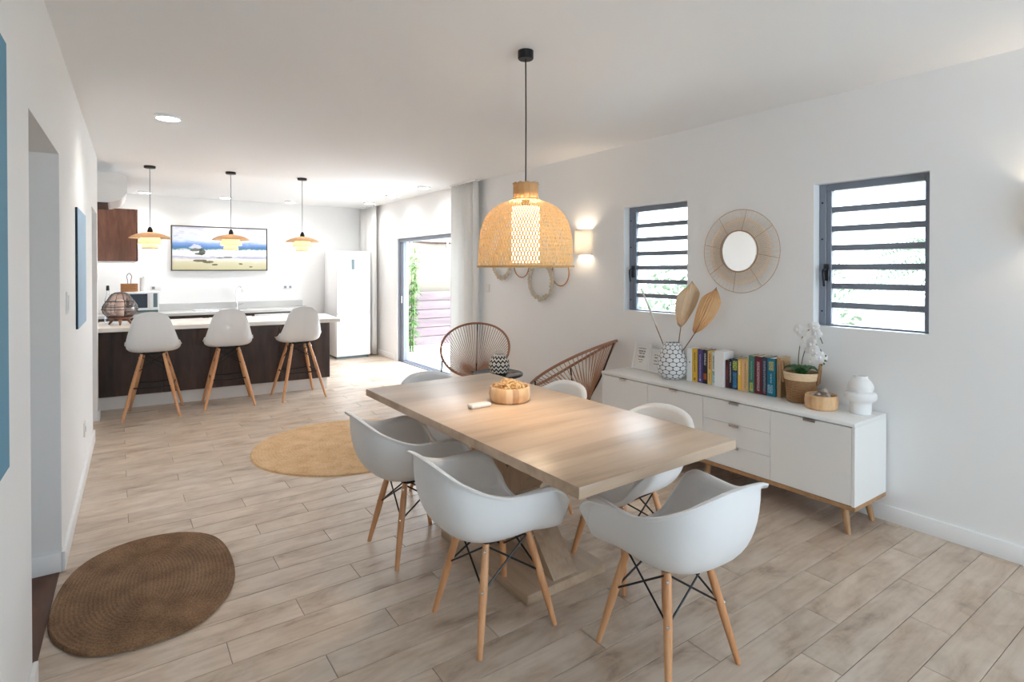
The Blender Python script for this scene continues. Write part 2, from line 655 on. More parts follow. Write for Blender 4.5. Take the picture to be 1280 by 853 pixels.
# left wall (its own slightly slanted frame): y along the wall, x<0 into it
J1, J2, HZ = 2.594, 3.556, 2.07
D1, D2, HZ2 = 6.08, 6.87, 2.05


def left(o):
    o.location = (WLX, 0, 0)
    o.rotation_euler = (0, 0, WLA)
    return o


m = MB()
for (y0, y1, z0, z1) in [(YF - 0.1, J1, 0, H), (J1, J2, HZ, H), (J2, D1, 0, H), (D1, D2, HZ2, H), (D2, 6.99, 0, H)]:
    m.box((-0.16, y0, z0), (0, y1, z1))
structure(left(m.build('wall_left', M['wall'], None, False)))
# hallway behind the first opening and the room behind the second
m = MB()
m.box((-2.0, J2, 0), (-0.16, J2 + 0.15, HZ)).box((-2.0, J1 - 0.15, 0), (-0.16, J1, HZ)).box((-2.1, J1 - 0.15, 0), (-1.95, J2 + 0.15, HZ))
m.box((-2.1, J1 - 0.15, HZ), (-0.16, J2 + 0.15, HZ + 0.1))
structure(left(m.build('wall_hallway', M['wall'], None, False)))
m = MB()
m.box((-1.6, D2, 0), (-0.16, D2 + 0.12, HZ2)).box((-1.6, D1 - 0.12, 0), (-0.16, D1, HZ2)).box((-1.7, D1 - 0.12, 0), (-1.55, D2 + 0.12, HZ2)).box((-1.7, D1 - 0.12, HZ2), (-0.16, D2 + 0.12, HZ2 + 0.1))
m.box((-1.6, D1, -0.08), (-0.16, D2, -0.002))
structure(left(m.build('wall_passage', M['wall'], None, False)))
hf = left(empty('floor_hallway', kind='structure'))
MB().box((-1.95, J1, -0.1), (-0.135, J2, -0.006)).build('bed', M['grout'], hf, False)
hx = -0.135
i = 0
while hx > -1.9:
    MB().box((hx - 0.138, J1, -0.006), (hx - 0.002 + (0.13 if i == 0 else 0), J2, 0.003), 0.001, 1).build('plank', M['hallfloor'], hf, False)
    hx -= 0.14
    i += 1
# kitchen side wall
structure(MB().box((-0.6, 6.99, 0), (-0.26, YB, H)).build('wall_kitchen', M['wall'], None, False))


def skirting(m, lo, hi):
    m.box(lo, hi, 0.004, 2)


m = MB()
for (y0, y1) in [(YF, 6.28), (8.66, YB)]:
    skirting(m, (XR - 0.015, y0, 0.0), (XR, y1, 0.095))
structure(m.build('baseboard_right', M['trim']))
m = MB()
for (y0, y1) in [(YF, J1 + 0.014), (J2 - 0.014, D1 + 0.014), (D2 - 0.014, 6.99)]:
    skirting(m, (0.0, y0, 0.0), (0.016, y1, 0.10))
for (ya, yb) in [(J1, J1 + 0.014), (J2 - 0.014, J2), (D1, D1 + 0.014), (D2 - 0.014, D2)]:
    skirting(m, (-1.0, ya, 0.0), (0.0, yb, 0.10))
structure(left(m.build('baseboard_left', M['trim'])))
structure(MB().box((-0.25, YB - 0.015, 0), (XR, YB, 0.095), 0.004).build('baseboard_back', M['trim']))


# louvre windows
def louvre_window(name, y0, y1):
    w = empty(name, kind='structure')
    xf = XR + 0.07
    z0, z1 = WZ
    m = MB()
    m.box((xf, y0, z0), (xf + 0.06, y0 + 0.045, z1), 0.003, 1)
    m.box((xf, y1 - 0.045, z0), (xf + 0.06, y1, z1), 0.003, 1)
    m.box((xf, y0 + 0.045, z1 - 0.045), (xf + 0.06, y1 - 0.045, z1), 0.003, 1)
    m.box((xf, y0 + 0.045, z0), (xf + 0.06, y1 - 0.045, z0 + 0.016), 0.003, 1)
    m.build('window_frame', M['alu'], w)
    yi0, yi1 = y0 + 0.045, y1 - 0.045
    MB().box((xf + 0.008, yi1 - 0.03, z0 + 0.016), (xf + 0.05, yi1, z1 - 0.045), 0.003, 1).build('louvre_jamb', M['alu'], w)
    zb, zt = z0 + 0.016, z1 - 0.045
    pit = (zt - zb) / 7
    rail = MB().box((-0.014, -(yi1 - yi0 - 0.03) / 2, -0.0185), (0.014, (yi1 - yi0 - 0.03) / 2, 0.0185), 0.004, 2).mesh('louvre_rail', M['alu'])
    pane = MB().box((-0.0025, -(yi1 - yi0 - 0.034) / 2, -pit / 2 + 0.004), (0.0025, (yi1 - yi0 - 0.034) / 2, pit / 2 - 0.004)).mesh('pane', M['pane'], False)
    yc = (yi0 + yi1 - 0.03) / 2
    for i in range(1, 7):
        obj_from('louvre_rail', rail, w, (xf + 0.03, yc, zb + pit * i), (0, R(12), 0))
    for i in range(7):
        obj_from('pane', pane, w, (xf + 0.032, yc, zb + pit * (i + 0.5)), (0, R(10), 0))
    # lever handle on the far jamb
    zh = z0 + 0.30
    m = MB()
    m.box((xf - 0.012, y1 - 0.066, zh), (xf + 0.004, y1 - 0.034, zh + 0.11), 0.004, 2)
    m.tube(catmull([(xf - 0.012, y1 - 0.05, zh + 0.075), (xf - 0.045, y1 - 0.05, zh + 0.07), (xf - 0.05, y1 - 0.052, zh + 0.03), (xf - 0.042, y1 - 0.054, zh - 0.035)], 4), 0.0075, 8)
    m.build('handle', M['alu_dark'], w)
    for zz in (z0 + 0.10, z1 - 0.12, z1 - 0.36):
        MB().lathe([(0, 0), (0.006, 0), (0.006, 0.004), (0, 0.004)], 10, Matrix.Translation((xf, y1 - 0.022, zz)) @ Matrix.Rotation(-PI / 2, 4, 'Y')).build('screw', M['alu_dark'], w)
    # white sill
    MB().box((XR + 0.001, y0 + 0.001, z0 - 0.0), (xf - 0.001, y1 - 0.001, z0 + 0.006)).build('window_sill', M['trim'], w, False)


louvre_window('window_1', *W1)
louvre_window('window_2', *W2)

# sliding door: outer frame, head track, floor track, parked sash at the far side
d = empty('door_1', kind='structure')
x0 = XR + 0.02
m = MB()
m.box((x0, DY[1] - 0.05, 0), (x0 + 0.12, DY[1], DZ), 0.004, 1)
m.box((x0, DY[0], 0), (x0 + 0.12, DY[0] + 0.05, DZ), 0.004, 1)
m.box((x0, DY[0] + 0.05, DZ - 0.055), (x0 + 0.12, DY[1] - 0.05, DZ), 0.004, 1)
m.build('door_frame', M['alu'], d)
m = MB()
m.box((x0, DY[0] + 0.05, -0.02), (x0 + 0.12, DY[1] - 0.05, 0.008)).box((x0 + 0.03, DY[0] + 0.05, 0.008), (x0 + 0.04, DY[1] - 0.05, 0.02)).box((x0 + 0.08, DY[0] + 0.05, 0.008), (x0 + 0.09, DY[1] - 0.05, 0.02))
m.build('floor_track', M['alu'], d, False)
m = MB()
m.box((x0 + 0.065, DY[1] - 0.13, 0.02), (x0 + 0.105, DY[1] - 0.055, DZ - 0.06), 0.004, 1)
m.build('sash_stile', M['alu'], d)
MB().box((x0 + 0.02, DY[1] - 0.16, 0.02), (x0 + 0.05, DY[1] - 0.055, DZ - 0.06), 0.004, 1).build('sash_stile', M['alu'], d)
MB().box((x0 + 0.005, DY[1] - 0.125, 0.95), (x0 + 0.02, DY[1] - 0.095, 1.07), 0.004, 2).build('handle', M['white_gloss'], d)


# ------------------------------------------------------------------ outdoors
structure(MB().box((XR + 0.2, 4.0, -0.15), (9.5, 11.2, -0.02)).build('terrace', M['terrace'], None, False))
structure(MB().box((XR + 0.2, -14, -0.4), (40, 4.0, -0.25)).box((9.5, 4.0, -0.4), (40, 40, -0.25)).build('ground', M['lawn'], None, False))
# slatted terrace railing
ra = empty('terrace_railing', (0, 0, 0), label='weathered red-brown slatted wooden railing beyond the sliding door', cat='railing')
board = MB().box((-0.72, -0.012, -0.083), (0.72, 0.012, 0.083), 0.004, 1).mesh('slat', M['rail_wood'])
for zc in (0.10, 0.275, 0.45, 0.625, 0.80, 0.975):
    for xc in (4.95, 6.43):
        obj_from('slat', board, ra, (xc, 9.95, zc))
for xc in (4.28, 5.69, 7.1):
    MB().box((xc - 0.03, 9.965, -0.02), (xc + 0.03, 10.02, 1.05), 0.003, 1).build('post', M['rail_post'], ra)
# roll-down screen with its bar
sc_ = empty('awning_screen', (0, 0, 0), label='beige roll-down fabric screen hanging behind the terrace railing', cat='screen')
m = MB()
nx = 28
vv, ff = [], []
for i in range(nx + 1):
    x = 4.0 + 4.0 * i / nx
    for z in (0.0, 1.0, 2.03):
        vv.append((x, 10.14 + 0.012 * math.sin(i * 0.9), z))
for i in range(nx):
    for j in range(2):
        a = i * 3 + j
        ff.append((a, a + 3, a + 4, a + 1))
o = m.raw(vv, ff).build('fabric', M['screen'], sc_)
o.modifiers.new('t', 'SOLIDIFY').thickness = 0.004
MB().tube([(3.97, 10.14, 2.045), (8.1, 10.14, 2.045)], 0.022, 10).build('bar', M['rail_post'], sc_)
for x in (4.7, 5.5, 6.3):
    MB().box((x, 10.10, 1.95), (x + 0.02, 10.135, 2.05)).build('bracket', M['white_gloss'], sc_, False)


# bamboo by the door
def leaf_mesh(m, p, d, up, L, wdt, droop=0.2, n=3):
    d = Vector(d).normalized()
    s = d.cross(Vector(up)).normalized()
    pts = []
    for i in range(n + 1):
        t = i / n
        c = Vector(p) + d * (L * t) + Vector((0, 0, -droop * L * t * t))
        ww = wdt * math.sin(PI * (0.08 + 0.92 * t) ** 0.8) * 0.5
        pts.append((c - s * ww, c + s * ww))
    vs_ = [q for pr in pts for q in pr]
    fs = [(2 * i, 2 * i + 1, 2 * i + 3, 2 * i + 2) for i in range(n)]
    m.raw(vs_, fs)


bb = empty('bamboo_plant', (4.36, 9.5, -0.02), label='light green bamboo clump growing just outside the sliding door', cat='plant')
rs = random.Random(3)
fol = MB()
for i in range(9):
    a = rs.uniform(0, 2 * PI)
    r0 = rs.uniform(0.02, 0.12)
    b0 = Vector((r0 * math.cos(a), r0 * math.sin(a), 0))
    hgt = rs.uniform(1.3, 2.1)
    tip = b0 + Vector((0.09 * math.cos(a), 0.09 * math.sin(a), hgt))
    mid = (b0 + tip) / 2 + Vector((0.0, 0, 0.1))
    pts = catmull([b0, mid, tip], 6)
    MB().tube(pts, [0.011 - 0.007 * k / (len(pts) - 1) for k in range(len(pts))], 6).build('culm', M['bambooculm'], bb)
    for k in range(80):
        t = rs.uniform(0.1, 1.0)
        p = pts[min(len(pts) - 1, int(t * (len(pts) - 1)))]
        aa = rs.uniform(0, 2 * PI)
        leaf_mesh(fol, p, (math.cos(aa), math.sin(aa), rs.uniform(-0.3, 0.5)), (0, 0, 1), rs.uniform(0.12, 0.21), 0.028, 0.5)
fol.build('foliage', M['bambooleaf'], bb, kind='stuff')


def palm(loc, label, nf, hgt, L, seed, rot=0):
    t = empty('palm_tree', loc, rot, label=label, cat='tree', group='palms outside the louvre windows')
    rs = random.Random(seed)
    pts = [(0.0, 0, 0), (0.04, 0.02, hgt * 0.5), (0.0, 0, hgt)]
    MB().tube(catmull(pts, 5), [0.11 - 0.03 * k / 10 for k in range(11)], 10).build('trunk', M['bark'], t)
    for i in range(nf):
        a = 2 * PI * i / nf + rs.uniform(-0.2, 0.2)
        el = rs.uniform(0.15, 1.1)
        fr = MB()
        d = Vector((math.cos(a), math.sin(a), 0))
        spine = []
        for k in range(11):
            q = k / 10
            spine.append(Vector((0, 0, hgt)) + d * (L * q * math.cos(el * (1 - q * 0.6))) + Vector((0, 0, L * (math.sin(el) * q - 0.75 * q * q))))
        fr.tube(spine, [0.016 - 0.013 * k / 10 for k in range(11)], 5)
        for k in range(1, 30):
            q = k / 30
            ii = q * 10
            i0 = int(ii)
            p = spine[i0].lerp(spine[min(10, i0 + 1)], ii - i0)
            tg = (spine[min(10, i0 + 1)] - spine[i0]).normalized()
            for s in (-1, 1):
                side = d.cross(Vector((0, 0, 1))) * s
                leaf_mesh(fr, p, (side * 0.8 + tg * 0.75), (0, 0, 1), 0.42 * math.sin(PI * (0.15 + 0.8 * q)) + 0.08, 0.03, 0.25, 2)
        fr.build('frond', M['palmleaf'], t)
    return t


palm((7.2, 2.12, -0.25), 'green palm seen through the louvre window nearest the camera', 15, 1.75, 1.5, 5)
palm((11.2, 7.0, -0.25), 'pale palm seen through the louvre window beside the rattan mirror', 13, 1.3, 1.5, 9)


def shrub(loc, rx, rz_, label, seed):
    t = empty('shrub', loc, 0, label, 'shrub', 'shrubs in the garden outside')
    rs = random.Random(seed)
    m = MB()
    for i in range(620):
        a = rs.uniform(0, 2 * PI)
        ct = rs.uniform(-0.1, 1)
        st = math.sqrt(max(0, 1 - ct * ct))
        rr = rs.uniform(0.72, 1.0)
        p = Vector((rx * rr * st * math.cos(a), rx * rr * st * math.sin(a), rz_ * (0.15 + rr * ct)))
        leaf_mesh(m, p, (rs.uniform(-1, 1), rs.uniform(-1, 1), rs.uniform(-0.2, 1)), (0.3, 0.2, 1), rs.uniform(0.14, 0.26), 0.09, 0.2, 2)
    m.build('foliage', M['shrub'], t, kind='stuff')
    MB().tube([(0, 0, 0), (0.03, 0, rz_ * 0.7)], [0.05, 0.02], 8).build('stem', M['bark'], t)


shrub((8.9, 4.6, -0.25), 0.9, 1.7, 'rounded leafy shrub beside the nearer palm outside', 1)
shrub((9.2, 2.1, -0.25), 1.0, 1.5, 'wide pale shrub behind the nearer palm outside', 2)
shrub((8.4, 6.6, -0.25), 0.9, 1.6, 'leafy shrub in front of the farther palm outside', 4)


# ------------------------------------------------------------------ dining table
tb = empty('dining_table', (1.725, 2.39, 0), R(0.6), 'rectangular light oak dining table on a crossed pedestal base', 'table')
MB().box((-0.46, -0.97, 0.718), (0.46, 0.97, 0.76), 0.0025, 2).build('tabletop', M['oak'], tb)
MB().box((-0.245, -0.40, 0.0), (0.245, 0.40, 0.045), 0.003, 2).build('base_plate', M['oak_y'], tb)
MB().box((-0.24, -0.40, 0.69), (0.24, 0.40, 0.718), 0.003, 2).build('top_plate', M['oak_y'], tb)
for s in (-1, 1):
    bmx = MB()
    w_, th = 0.075, 0.065
    a_, b_ = Vector((0, -0.29 * s, 0.045)), Vector((0, 0.29 * s, 0.69))
    dy = th / math.cos(math.atan2(0.58, 0.645))
    vs_ = []
    for (c, zz) in ((a_, 0.045), (b_, 0.69)):
        for (sx, sy) in ((-1, -1), (1, -1), (1, 1), (-1, 1)):
            vs_.append((sx * (w_ - 0.0015 * (s > 0)), c.y + sy * dy, zz))
    bmx.raw(vs_, [(3, 2, 1, 0), (4, 5, 6, 7), (0, 1, 5, 4), (1, 2, 6, 5), (2, 3, 7, 6), (3, 0, 4, 7)])
    bmx.build('crossed_leg', M['oak_z'], tb, False)


# ------------------------------------------------------------------ moulded armchairs
def shell_mesh(name, rim_half, cx, zc, hexp, gexp, lip, per=5, nt=16, thick=0.007, inner=1.0):
    half = catmull(rim_half, per)
    rim = half + [Vector((-p.x, p.y, p.z)) for p in half[-2:0:-1]]
    N = len(rim)
    C = Vector((0, cx, zc))
    m = MB()
    rows = []
    for i in range(1, nt + 1):
        t = i / nt
        ph = t * PI / 2
        hh = math.sin(ph) ** hexp
        gg = (1 - math.cos(ph)) ** gexp
        rows.append([Vector((C.x + (p.x - C.x) * hh, C.y + (p.y - C.y) * hh, C.z + (p.z - C.z) * gg)) for p in rim])
    out = []
    for k, p in enumerate(rim):
        tg = rim[(k + 1) % N] - rim[k - 1]
        nn = Vector((tg.y, -tg.x, 0))
        if nn.length < 1e-6:
            nn = Vector((p.x, p.y - cx, 0))
        nn.normalize()
        if nn.dot(Vector((p.x - C.x, p.y - C.y, 0))) < 0:
            nn = -nn
        out.append(nn)
    steps = 6
    roll = [[] for _ in range(steps)]
    for k, p in enumerate(rim):
        r_, th = lip(p)
        for q in range(steps):
            a = R(th) * (q + 1) / steps
            roll[q].append(p + out[k] * (r_ * (1 - math.cos(a))) + Vector((0, 0, r_ * math.sin(a))))
    rows += roll
    c = m.bm.verts.new(C)
    rv = [[m.bm.verts.new(q) for q in r] for r in rows]
    for k in range(N):
        m.bm.faces.new((c, rv[0][k], rv[0][(k + 1) % N]))
    for a, b in zip(rv[:-1], rv[1:]):
        for k in range(N):
            m.bm.faces.new((a[k], a[(k + 1) % N], b[(k + 1) % N], b[k]))
    # thickness: offset copy below
    bmesh.ops.recalc_face_normals(m.bm, faces=list(m.bm.faces))
    m.bm.normal_update()
    ups = sum(f.normal.z for f in m.bm.faces if (f.calc_center_median() - C).length < 0.1)
    sgn = -1 if ups > 0 else 1
    bmesh.ops.solidify(m.bm, geom=list(m.bm.faces), thickness=thick * (1 if sgn < 0 else -1))
    return m.mesh(name, M['shell_white'], True, 60)


ARM_RIM = [(0, .225, .405), (.10, .225, .407), (.160, .218, .416), (.203, .206, .445), (.232, .184, .502), (.243, .152, .565), (.246, .112, .600), (.246, .05, .608),
           (.247, -.03, .608), (.243, -.11, .614), (.230, -.185, .638), (.197, -.255, .677), (.144, -.300, .716), (.08, -.321, .738), (0, -.327, .745)]


def arm_lip(p):
    if p.z < 0.45:
        return 0.010, 80
    g = min(1, (p.z - 0.45) / 0.10)
    f = min(1, max(0, (p.y + 0.08) / 0.16))
    return 0.010 + g * (0.014 + 0.008 * f), 80 + g * (30 + 30 * f)


ARM_SHELL = shell_mesh('shell', ARM_RIM, -0.02, 0.408, 0.80, 1.45, arm_lip)
BOLT = MB().lathe([(0, 0.004), (0.005, 0.003), (0.006, 0), (0, -0.001)], 10).mesh('bolt', M['steel'])


def leg_pts(top, bot, n=6):
    top, bot = Vector(top), Vector(bot)
    return [top.lerp(bot, k / n) for k in range(n + 1)]


def place_bolt(parent, p, outward):
    o = obj_from('bolt', BOLT, parent, p)
    q = Vector(outward).to_track_quat('Z', 'Y')
    o.rotation_euler = q.to_euler()


def make_armchair():
    t = empty('armchair')
    obj_from('shell', ARM_SHELL, t)
    rt, rb = 0.105, 0.187
    zt = 0.392
    q = [(-1, 1), (1, 1), (1, -1), (-1, -1)]
    P = lambda s, z: Vector((s[0] * (rt + (rb - rt) * (zt - z) / zt), s[1] * (rt + (rb - rt) * (zt - z) / zt), z))
    for s in q:
        MB().tube(leg_pts(P(s, zt), P(s, 0)), [0.0135, 0.0155, 0.0165, 0.0165, 0.015, 0.013, 0.0105], 12).build('leg', M['beech'], t)
        out = Vector((s[0], s[1], 0.25)).normalized()
        for z in (0.365, 0.225):
            place_bolt(t, P(s, z) + out * 0.0158, out)
    for i in range(4):
        a, b = q[i], q[(i + 1) % 4]
        MB().tube([P(a, 0.385) * 1.0, P(b, 0.225)], 0.0042, 6).build('brace_rod', M['black'], t)
        MB().tube([P(b, 0.385) * 1.0, P(a, 0.225)], 0.0042, 6).build('brace_rod', M['black'], t)
    m = MB()
    for i in range(4):
        a, b = q[i], q[(i + 1) % 4]
        m.tube([P(a, 0.392), P(b, 0.392)], 0.006, 6)
    for s in q:
        m.tube([P(s, 0.392), Vector((s[0] * 0.07, s[1] * 0.07 - 0.02, 0.397))], 0.008, 6)
    m.build('seat_mount', M['black'], t)
    return t


GRP = 'white moulded armchairs around the dining table'
proto = make_armchair()
spots = [
    (1.315, 2.005, -90, 'white moulded armchair on the left of the table, nearer of the two'),
    (1.315, 2.785, -90, 'white moulded armchair on the left of the table, beside the round jute rug'),
    (1.750, 1.435, -4, 'white moulded armchair at the near end of the table, back to the camera'),
    (1.80, 3.30, 180, 'white moulded armchair at the far end of the dining table'),
    (2.085, 1.985, 90, 'white moulded armchair between table and sideboard, in front of the sideboard drawers'),
    (2.085, 2.775, 90, 'white moulded armchair right of the table, in front of the brown cord chair'),
]
for i, (x, y, a, lab) in enumerate(spots):
    o = proto if i == 0 else copy_tree(proto)
    o.location = (x, y, 0)
    o.rotation_euler = (0, 0, R(a))
    tag(o, lab, 'armchair', GRP)

# ------------------------------------------------------------------ bar stools
ST_RIM = [(0, .215, .655), (.11, .212, .660), (.185, .185, .676), (.222, .11, .694), (.232, .02, .702), (.230, -.06, .722), (.216, -.12, .775), (.195, -.160, .855),
          (.170, -.185, .945), (.142, -.198, 1.012), (.095, -.206, 1.05), (.045, -.209, 1.062), (0, -.209, 1.065)]


def st_lip(p):
    return (0.016, 95) if (p.z < 0.76 and p.y < 0.17) else (0.009, 95)


ST_SHELL = shell_mesh('shell', ST_RIM, 0.02, 0.652, 0.72, 1.55, st_lip)


def make_stool():
    t = empty('bar_stool')
    obj_from('shell', ST_SHELL, t)
    rt, rb, zt = 0.095, 0.245, 0.635
    q = [(-1, 1), (1, 1), (1, -1), (-1, -1)]
    P = lambda s, z: Vector((s[0] * (rt + (rb - rt) * (zt - z) / zt), s[1] * (rt + (rb - rt) * (zt - z) / zt), z))
    for s in q:
        MB().tube(leg_pts(P(s, zt), P(s, 0)), [0.014, 0.017, 0.019, 0.019, 0.017, 0.015, 0.012], 12).build('leg', M['beech'], t)
        out = Vector((s[0], s[1], 0.25)).normalized()
        for z in (0.60, 0.46):
            place_bolt(t, P(s, z) + out * 0.0175, out)
    for i in range(4):
        a, b = q[i], q[(i + 1) % 4]
        MB().tube([P(a, 0.61), P(b, 0.46)], 0.0045, 6).build('brace_rod', M['black'], t)
        MB().tube([P(b, 0.61), P(a, 0.46)], 0.0045, 6).build('brace_rod', M['black'], t)
    ring = []
    for i, s in enumerate(q):
        n_ = q[(i + 1) % 4]
        ring.append(P(s, 0.30) * 1.03)
        ring.append((P(s, 0.30) + P(n_, 0.30)) / 2)
    MB().tube(ring, 0.008, 8, closed=True).build('footrest', M['black'], t)
    m = MB()
    for s in q:
        m.tube([P(s, 0.635), Vector((s[0] * 0.06, s[1] * 0.06 + 0.02, 0.652))], 0.012, 6)
    m.box((-0.10, -0.10, 0.630), (0.10, 0.10, 0.642), 0.003, 1)
    m.build('seat_mount', M['black'], t)
    return t


sp = make_stool()
for i, (x, y, a, lab) in enumerate([(0.305, 6.90, -8, 'white bar stool with beech legs nearest the wine-coloured wall cabinet end of the island'),
                                    (1.005, 6.925, -4, 'white bar stool with beech legs in the middle of the three at the island'),
                                    (1.745, 6.87, 2, 'white bar stool with beech legs nearest the fridge')]):
    o = sp if i == 0 else copy_tree(sp)
    o.location = (x, y, 0)
    o.rotation_euler = (0, 0, R(a))
    tag(o, lab, 'bar stool', 'bar stools at the kitchen island')
bpy.data.objects['bar_stool']['label'] = 'white bar stool with beech legs in front of the glass lantern, leftmost of three'

# ------------------------------------------------------------------ kitchen island
isl = empty('kitchen_island', (-0.2, 7.34, 0), R(-5.5), 'dark walnut kitchen island with a white plinth behind the bar stools', 'island')
MB().box((0.0, 0.02, 0.14), (2.40, 0.55, 0.855)).build('carcass', M['darkwood'], isl, False)
pb = MB().box((-0.2985, 0, -0.3575), (0.2985, 0.02, 0.3575), 0.0012, 1).mesh('panel', M['darkwood'])
for i in range(4):
    obj_from('panel', pb, isl, (0.30 + 0.60 * i, 0, 0.4975))
MB().box((0.005, 0.03, 0), (2.37, 0.50, 0.14)).build('plinth', M['trim'], isl, False)
wt = MB().box((-0.03, -0.28, 0.855), (2.47, 0.60, 0.90), 0.004, 2).build('worktop', M['quartz'], None, True, 35, (-0.2, 7.34, 0), R(-5.5))
tag(wt, 'pale quartz worktop covering the kitchen island', 'worktop')

# glass lantern on the island
ln = empty('lantern', (0.02, 7.42, 0.90), 0, 'bulbous smoked glass lantern with dark wire hoops on three legs', 'lantern')
prof = [(0.075, 0.075), (0.115, 0.09), (0.155, 0.13), (0.165, 0.17), (0.155, 0.215), (0.125, 0.26), (0.10, 0.30), (0.08, 0.33), (0.045, 0.348), (0.0, 0.352)]
MB().lathe(prof, 36).build('glass', M['smoke_glass'], ln)
for (rr, z) in ((0.158, 0.20), (0.167, 0.17), (0.132, 0.255), (0.12, 0.092)):
    MB().tube([(rr * math.cos(a * PI / 20), rr * math.sin(a * PI / 20), z) for a in range(40)], 0.004, 6, True).build('hoop', M['black'], ln)
m = MB()
for k in range(2):
    a = k * PI / 2 + 0.3
    pts = [(-r_ * math.cos(a), -r_ * math.sin(a), z) for r_, z in [(p[0] + 0.002, p[1]) for p in prof]] + [(r_ * math.cos(a), r_ * math.sin(a), z) for r_, z in [(p[0] + 0.002, p[1]) for p in prof[::-1]]]
    m.tube(pts, 0.0028, 5)
m.build('wire_ribs', M['black'], ln)
MB().lathe([(0, 0.062), (0.10, 0.062), (0.115, 0.075), (0.11, 0.09), (0, 0.09)], 30).build('base', M['redwood'], ln)
for k in range(3):
    a = 2 * PI * k / 3 - PI / 2
    MB().tube([(0.075 * math.cos(a), 0.075 * math.sin(a), 0.066), (0.115 * math.cos(a), 0.115 * math.sin(a), 0.0)], [0.020, 0.008], 10).build('leg', M['redwood'], ln)
MB().lathe([(0, 0.09), (0.035, 0.09), (0.035, 0.26), (0.02, 0.275), (0, 0.275)], 20).build('candle', M['ceramic'], ln)
# slim bottle behind the lantern
bt = empty('bottle', (-0.09, 7.66, 0.90), 0, 'slim clear bottle with a black cap behind the lantern', 'bottle')
MB().lathe([(0, 0), (0.03, 0), (0.032, 0.01), (0.032, 0.25), (0.014, 0.32), (0.012, 0.365), (0, 0.365)], 20).build('body', M['pane'], bt)
MB().lathe([(0, 0.365), (0.014, 0.365), (0.016, 0.375), (0.013, 0.42), (0, 0.423)], 16).build('cap', M['black'], bt)

# ------------------------------------------------------------------ back run of the kitchen
YU = 9.45
for i, (xa, xb, white, lab) in enumerate([(-0.255, 0.45, False, 'dark walnut base unit under the microwave'), (0.452, 1.07, False, 'dark walnut drawer unit left of the sink'),
                                          (1.072, 1.74, False, 'dark walnut drawer unit under the tap'), (1.742, 2.34, True, 'white fronted dishwasher under the end of the back worktop'), (2.342, 2.64, False, 'narrow dark walnut base unit next to the fridge')]):
    u = empty('dishwasher' if white else 'base_cabinet', (0, 0, 0), 0, lab, 'dishwasher' if white else 'cabinet', None if white else 'dark base cabinets on the kitchen back wall')
    mt = M['white_gloss'] if white else M['darkwood']
    MB().box((xa, YU + 0.02, 0.10), (xb, YB - 0.02, 0.825)).build('carcass', M['darkwood'], u, False)
    MB().box((xa, YU + 0.06, 0), (xb, YB - 0.1, 0.10)).build('plinth', M['black'], u, False)
    zs = [(0.104, 0.45), (0.454, 0.79)] if not white else [(0.104, 0.80)]
    if i == 1 or i == 2:
        zs = [(0.104, 0.33), (0.334, 0.56), (0.564, 0.79)]
    for (z0, z1) in zs:
        f = MB().box((xa + 0.003, YU, z0), (xb - 0.003, YU + 0.02, z1), 0.002, 1).build('drawer_front' if not white else 'door', mt, u)
        MB().box((xa + 0.04, YU - 0.022, z1 - 0.03), (xb - 0.04, YU - 0.002, z1 - 0.008), 0.003, 1).build('handle', M['handle_white'], f)
ct = empty('back_worktop', (0, 0, 0), 0, 'grey quartz worktop with an upstand along the kitchen back wall', 'worktop')
MB().box((-0.255, YU - 0.03, 0.825), (2.66, YB - 0.001, 0.868), 0.004, 2).build('slab', M['quartz_grey'], ct)
MB().box((0.0, YB - 0.03, 0.868), (2.62, YB - 0.001, 0.975), 0.003, 1).build('upstand', M['quartz_grey'], ct)
sk = empty('sink', (1.32, 9.72, 0.868), 0, 'shallow steel sink set into the grey back worktop', 'sink')
m = MB()
m.box((-0.36, -0.20, 0.0), (0.36, -0.185, 0.006), 0.002, 1).box((-0.36, 0.185, 0.0), (0.36, 0.20, 0.006), 0.002, 1).box((-0.36, -0.185, 0), (-0.345, 0.185, 0.006), 0.002, 1).box((0.345, -0.185, 0), (0.36, 0.185, 0.006), 0.002, 1)
m.build('rim', M['steel'], sk)
MB().box((-0.345, -0.185, 0.0), (0.05, 0.185, 0.002)).build('basin', M['chrome'], sk, False)
MB().box((0.05, -0.185, 0.0), (0.345, 0.185, 0.004)).build('drainer', M['steel'], sk, False)
tp = empty('tap', (1.56, 9.90, 0.868), 0, 'tall chrome swan-neck kitchen tap at the sink', 'tap')
MB().lathe([(0, 0), (0.027, 0), (0.027, 0.015), (0.018, 0.02), (0.018, 0.10), (0, 0.10)], 20).build('base', M['chrome'], tp)
MB().tube(catmull([(0, 0, 0.09), (0, 0, 0.28), (0.01, -0.03, 0.345), (0.03, -0.09, 0.36), (0.05, -0.14, 0.33), (0.055, -0.155, 0.27)], 6), 0.011, 10).build('spout', M['chrome'], tp)
MB().tube([(0.018, 0, 0.06), (0.09, -0.02, 0.085)], 0.007, 8).build('lever', M['chrome'], tp)

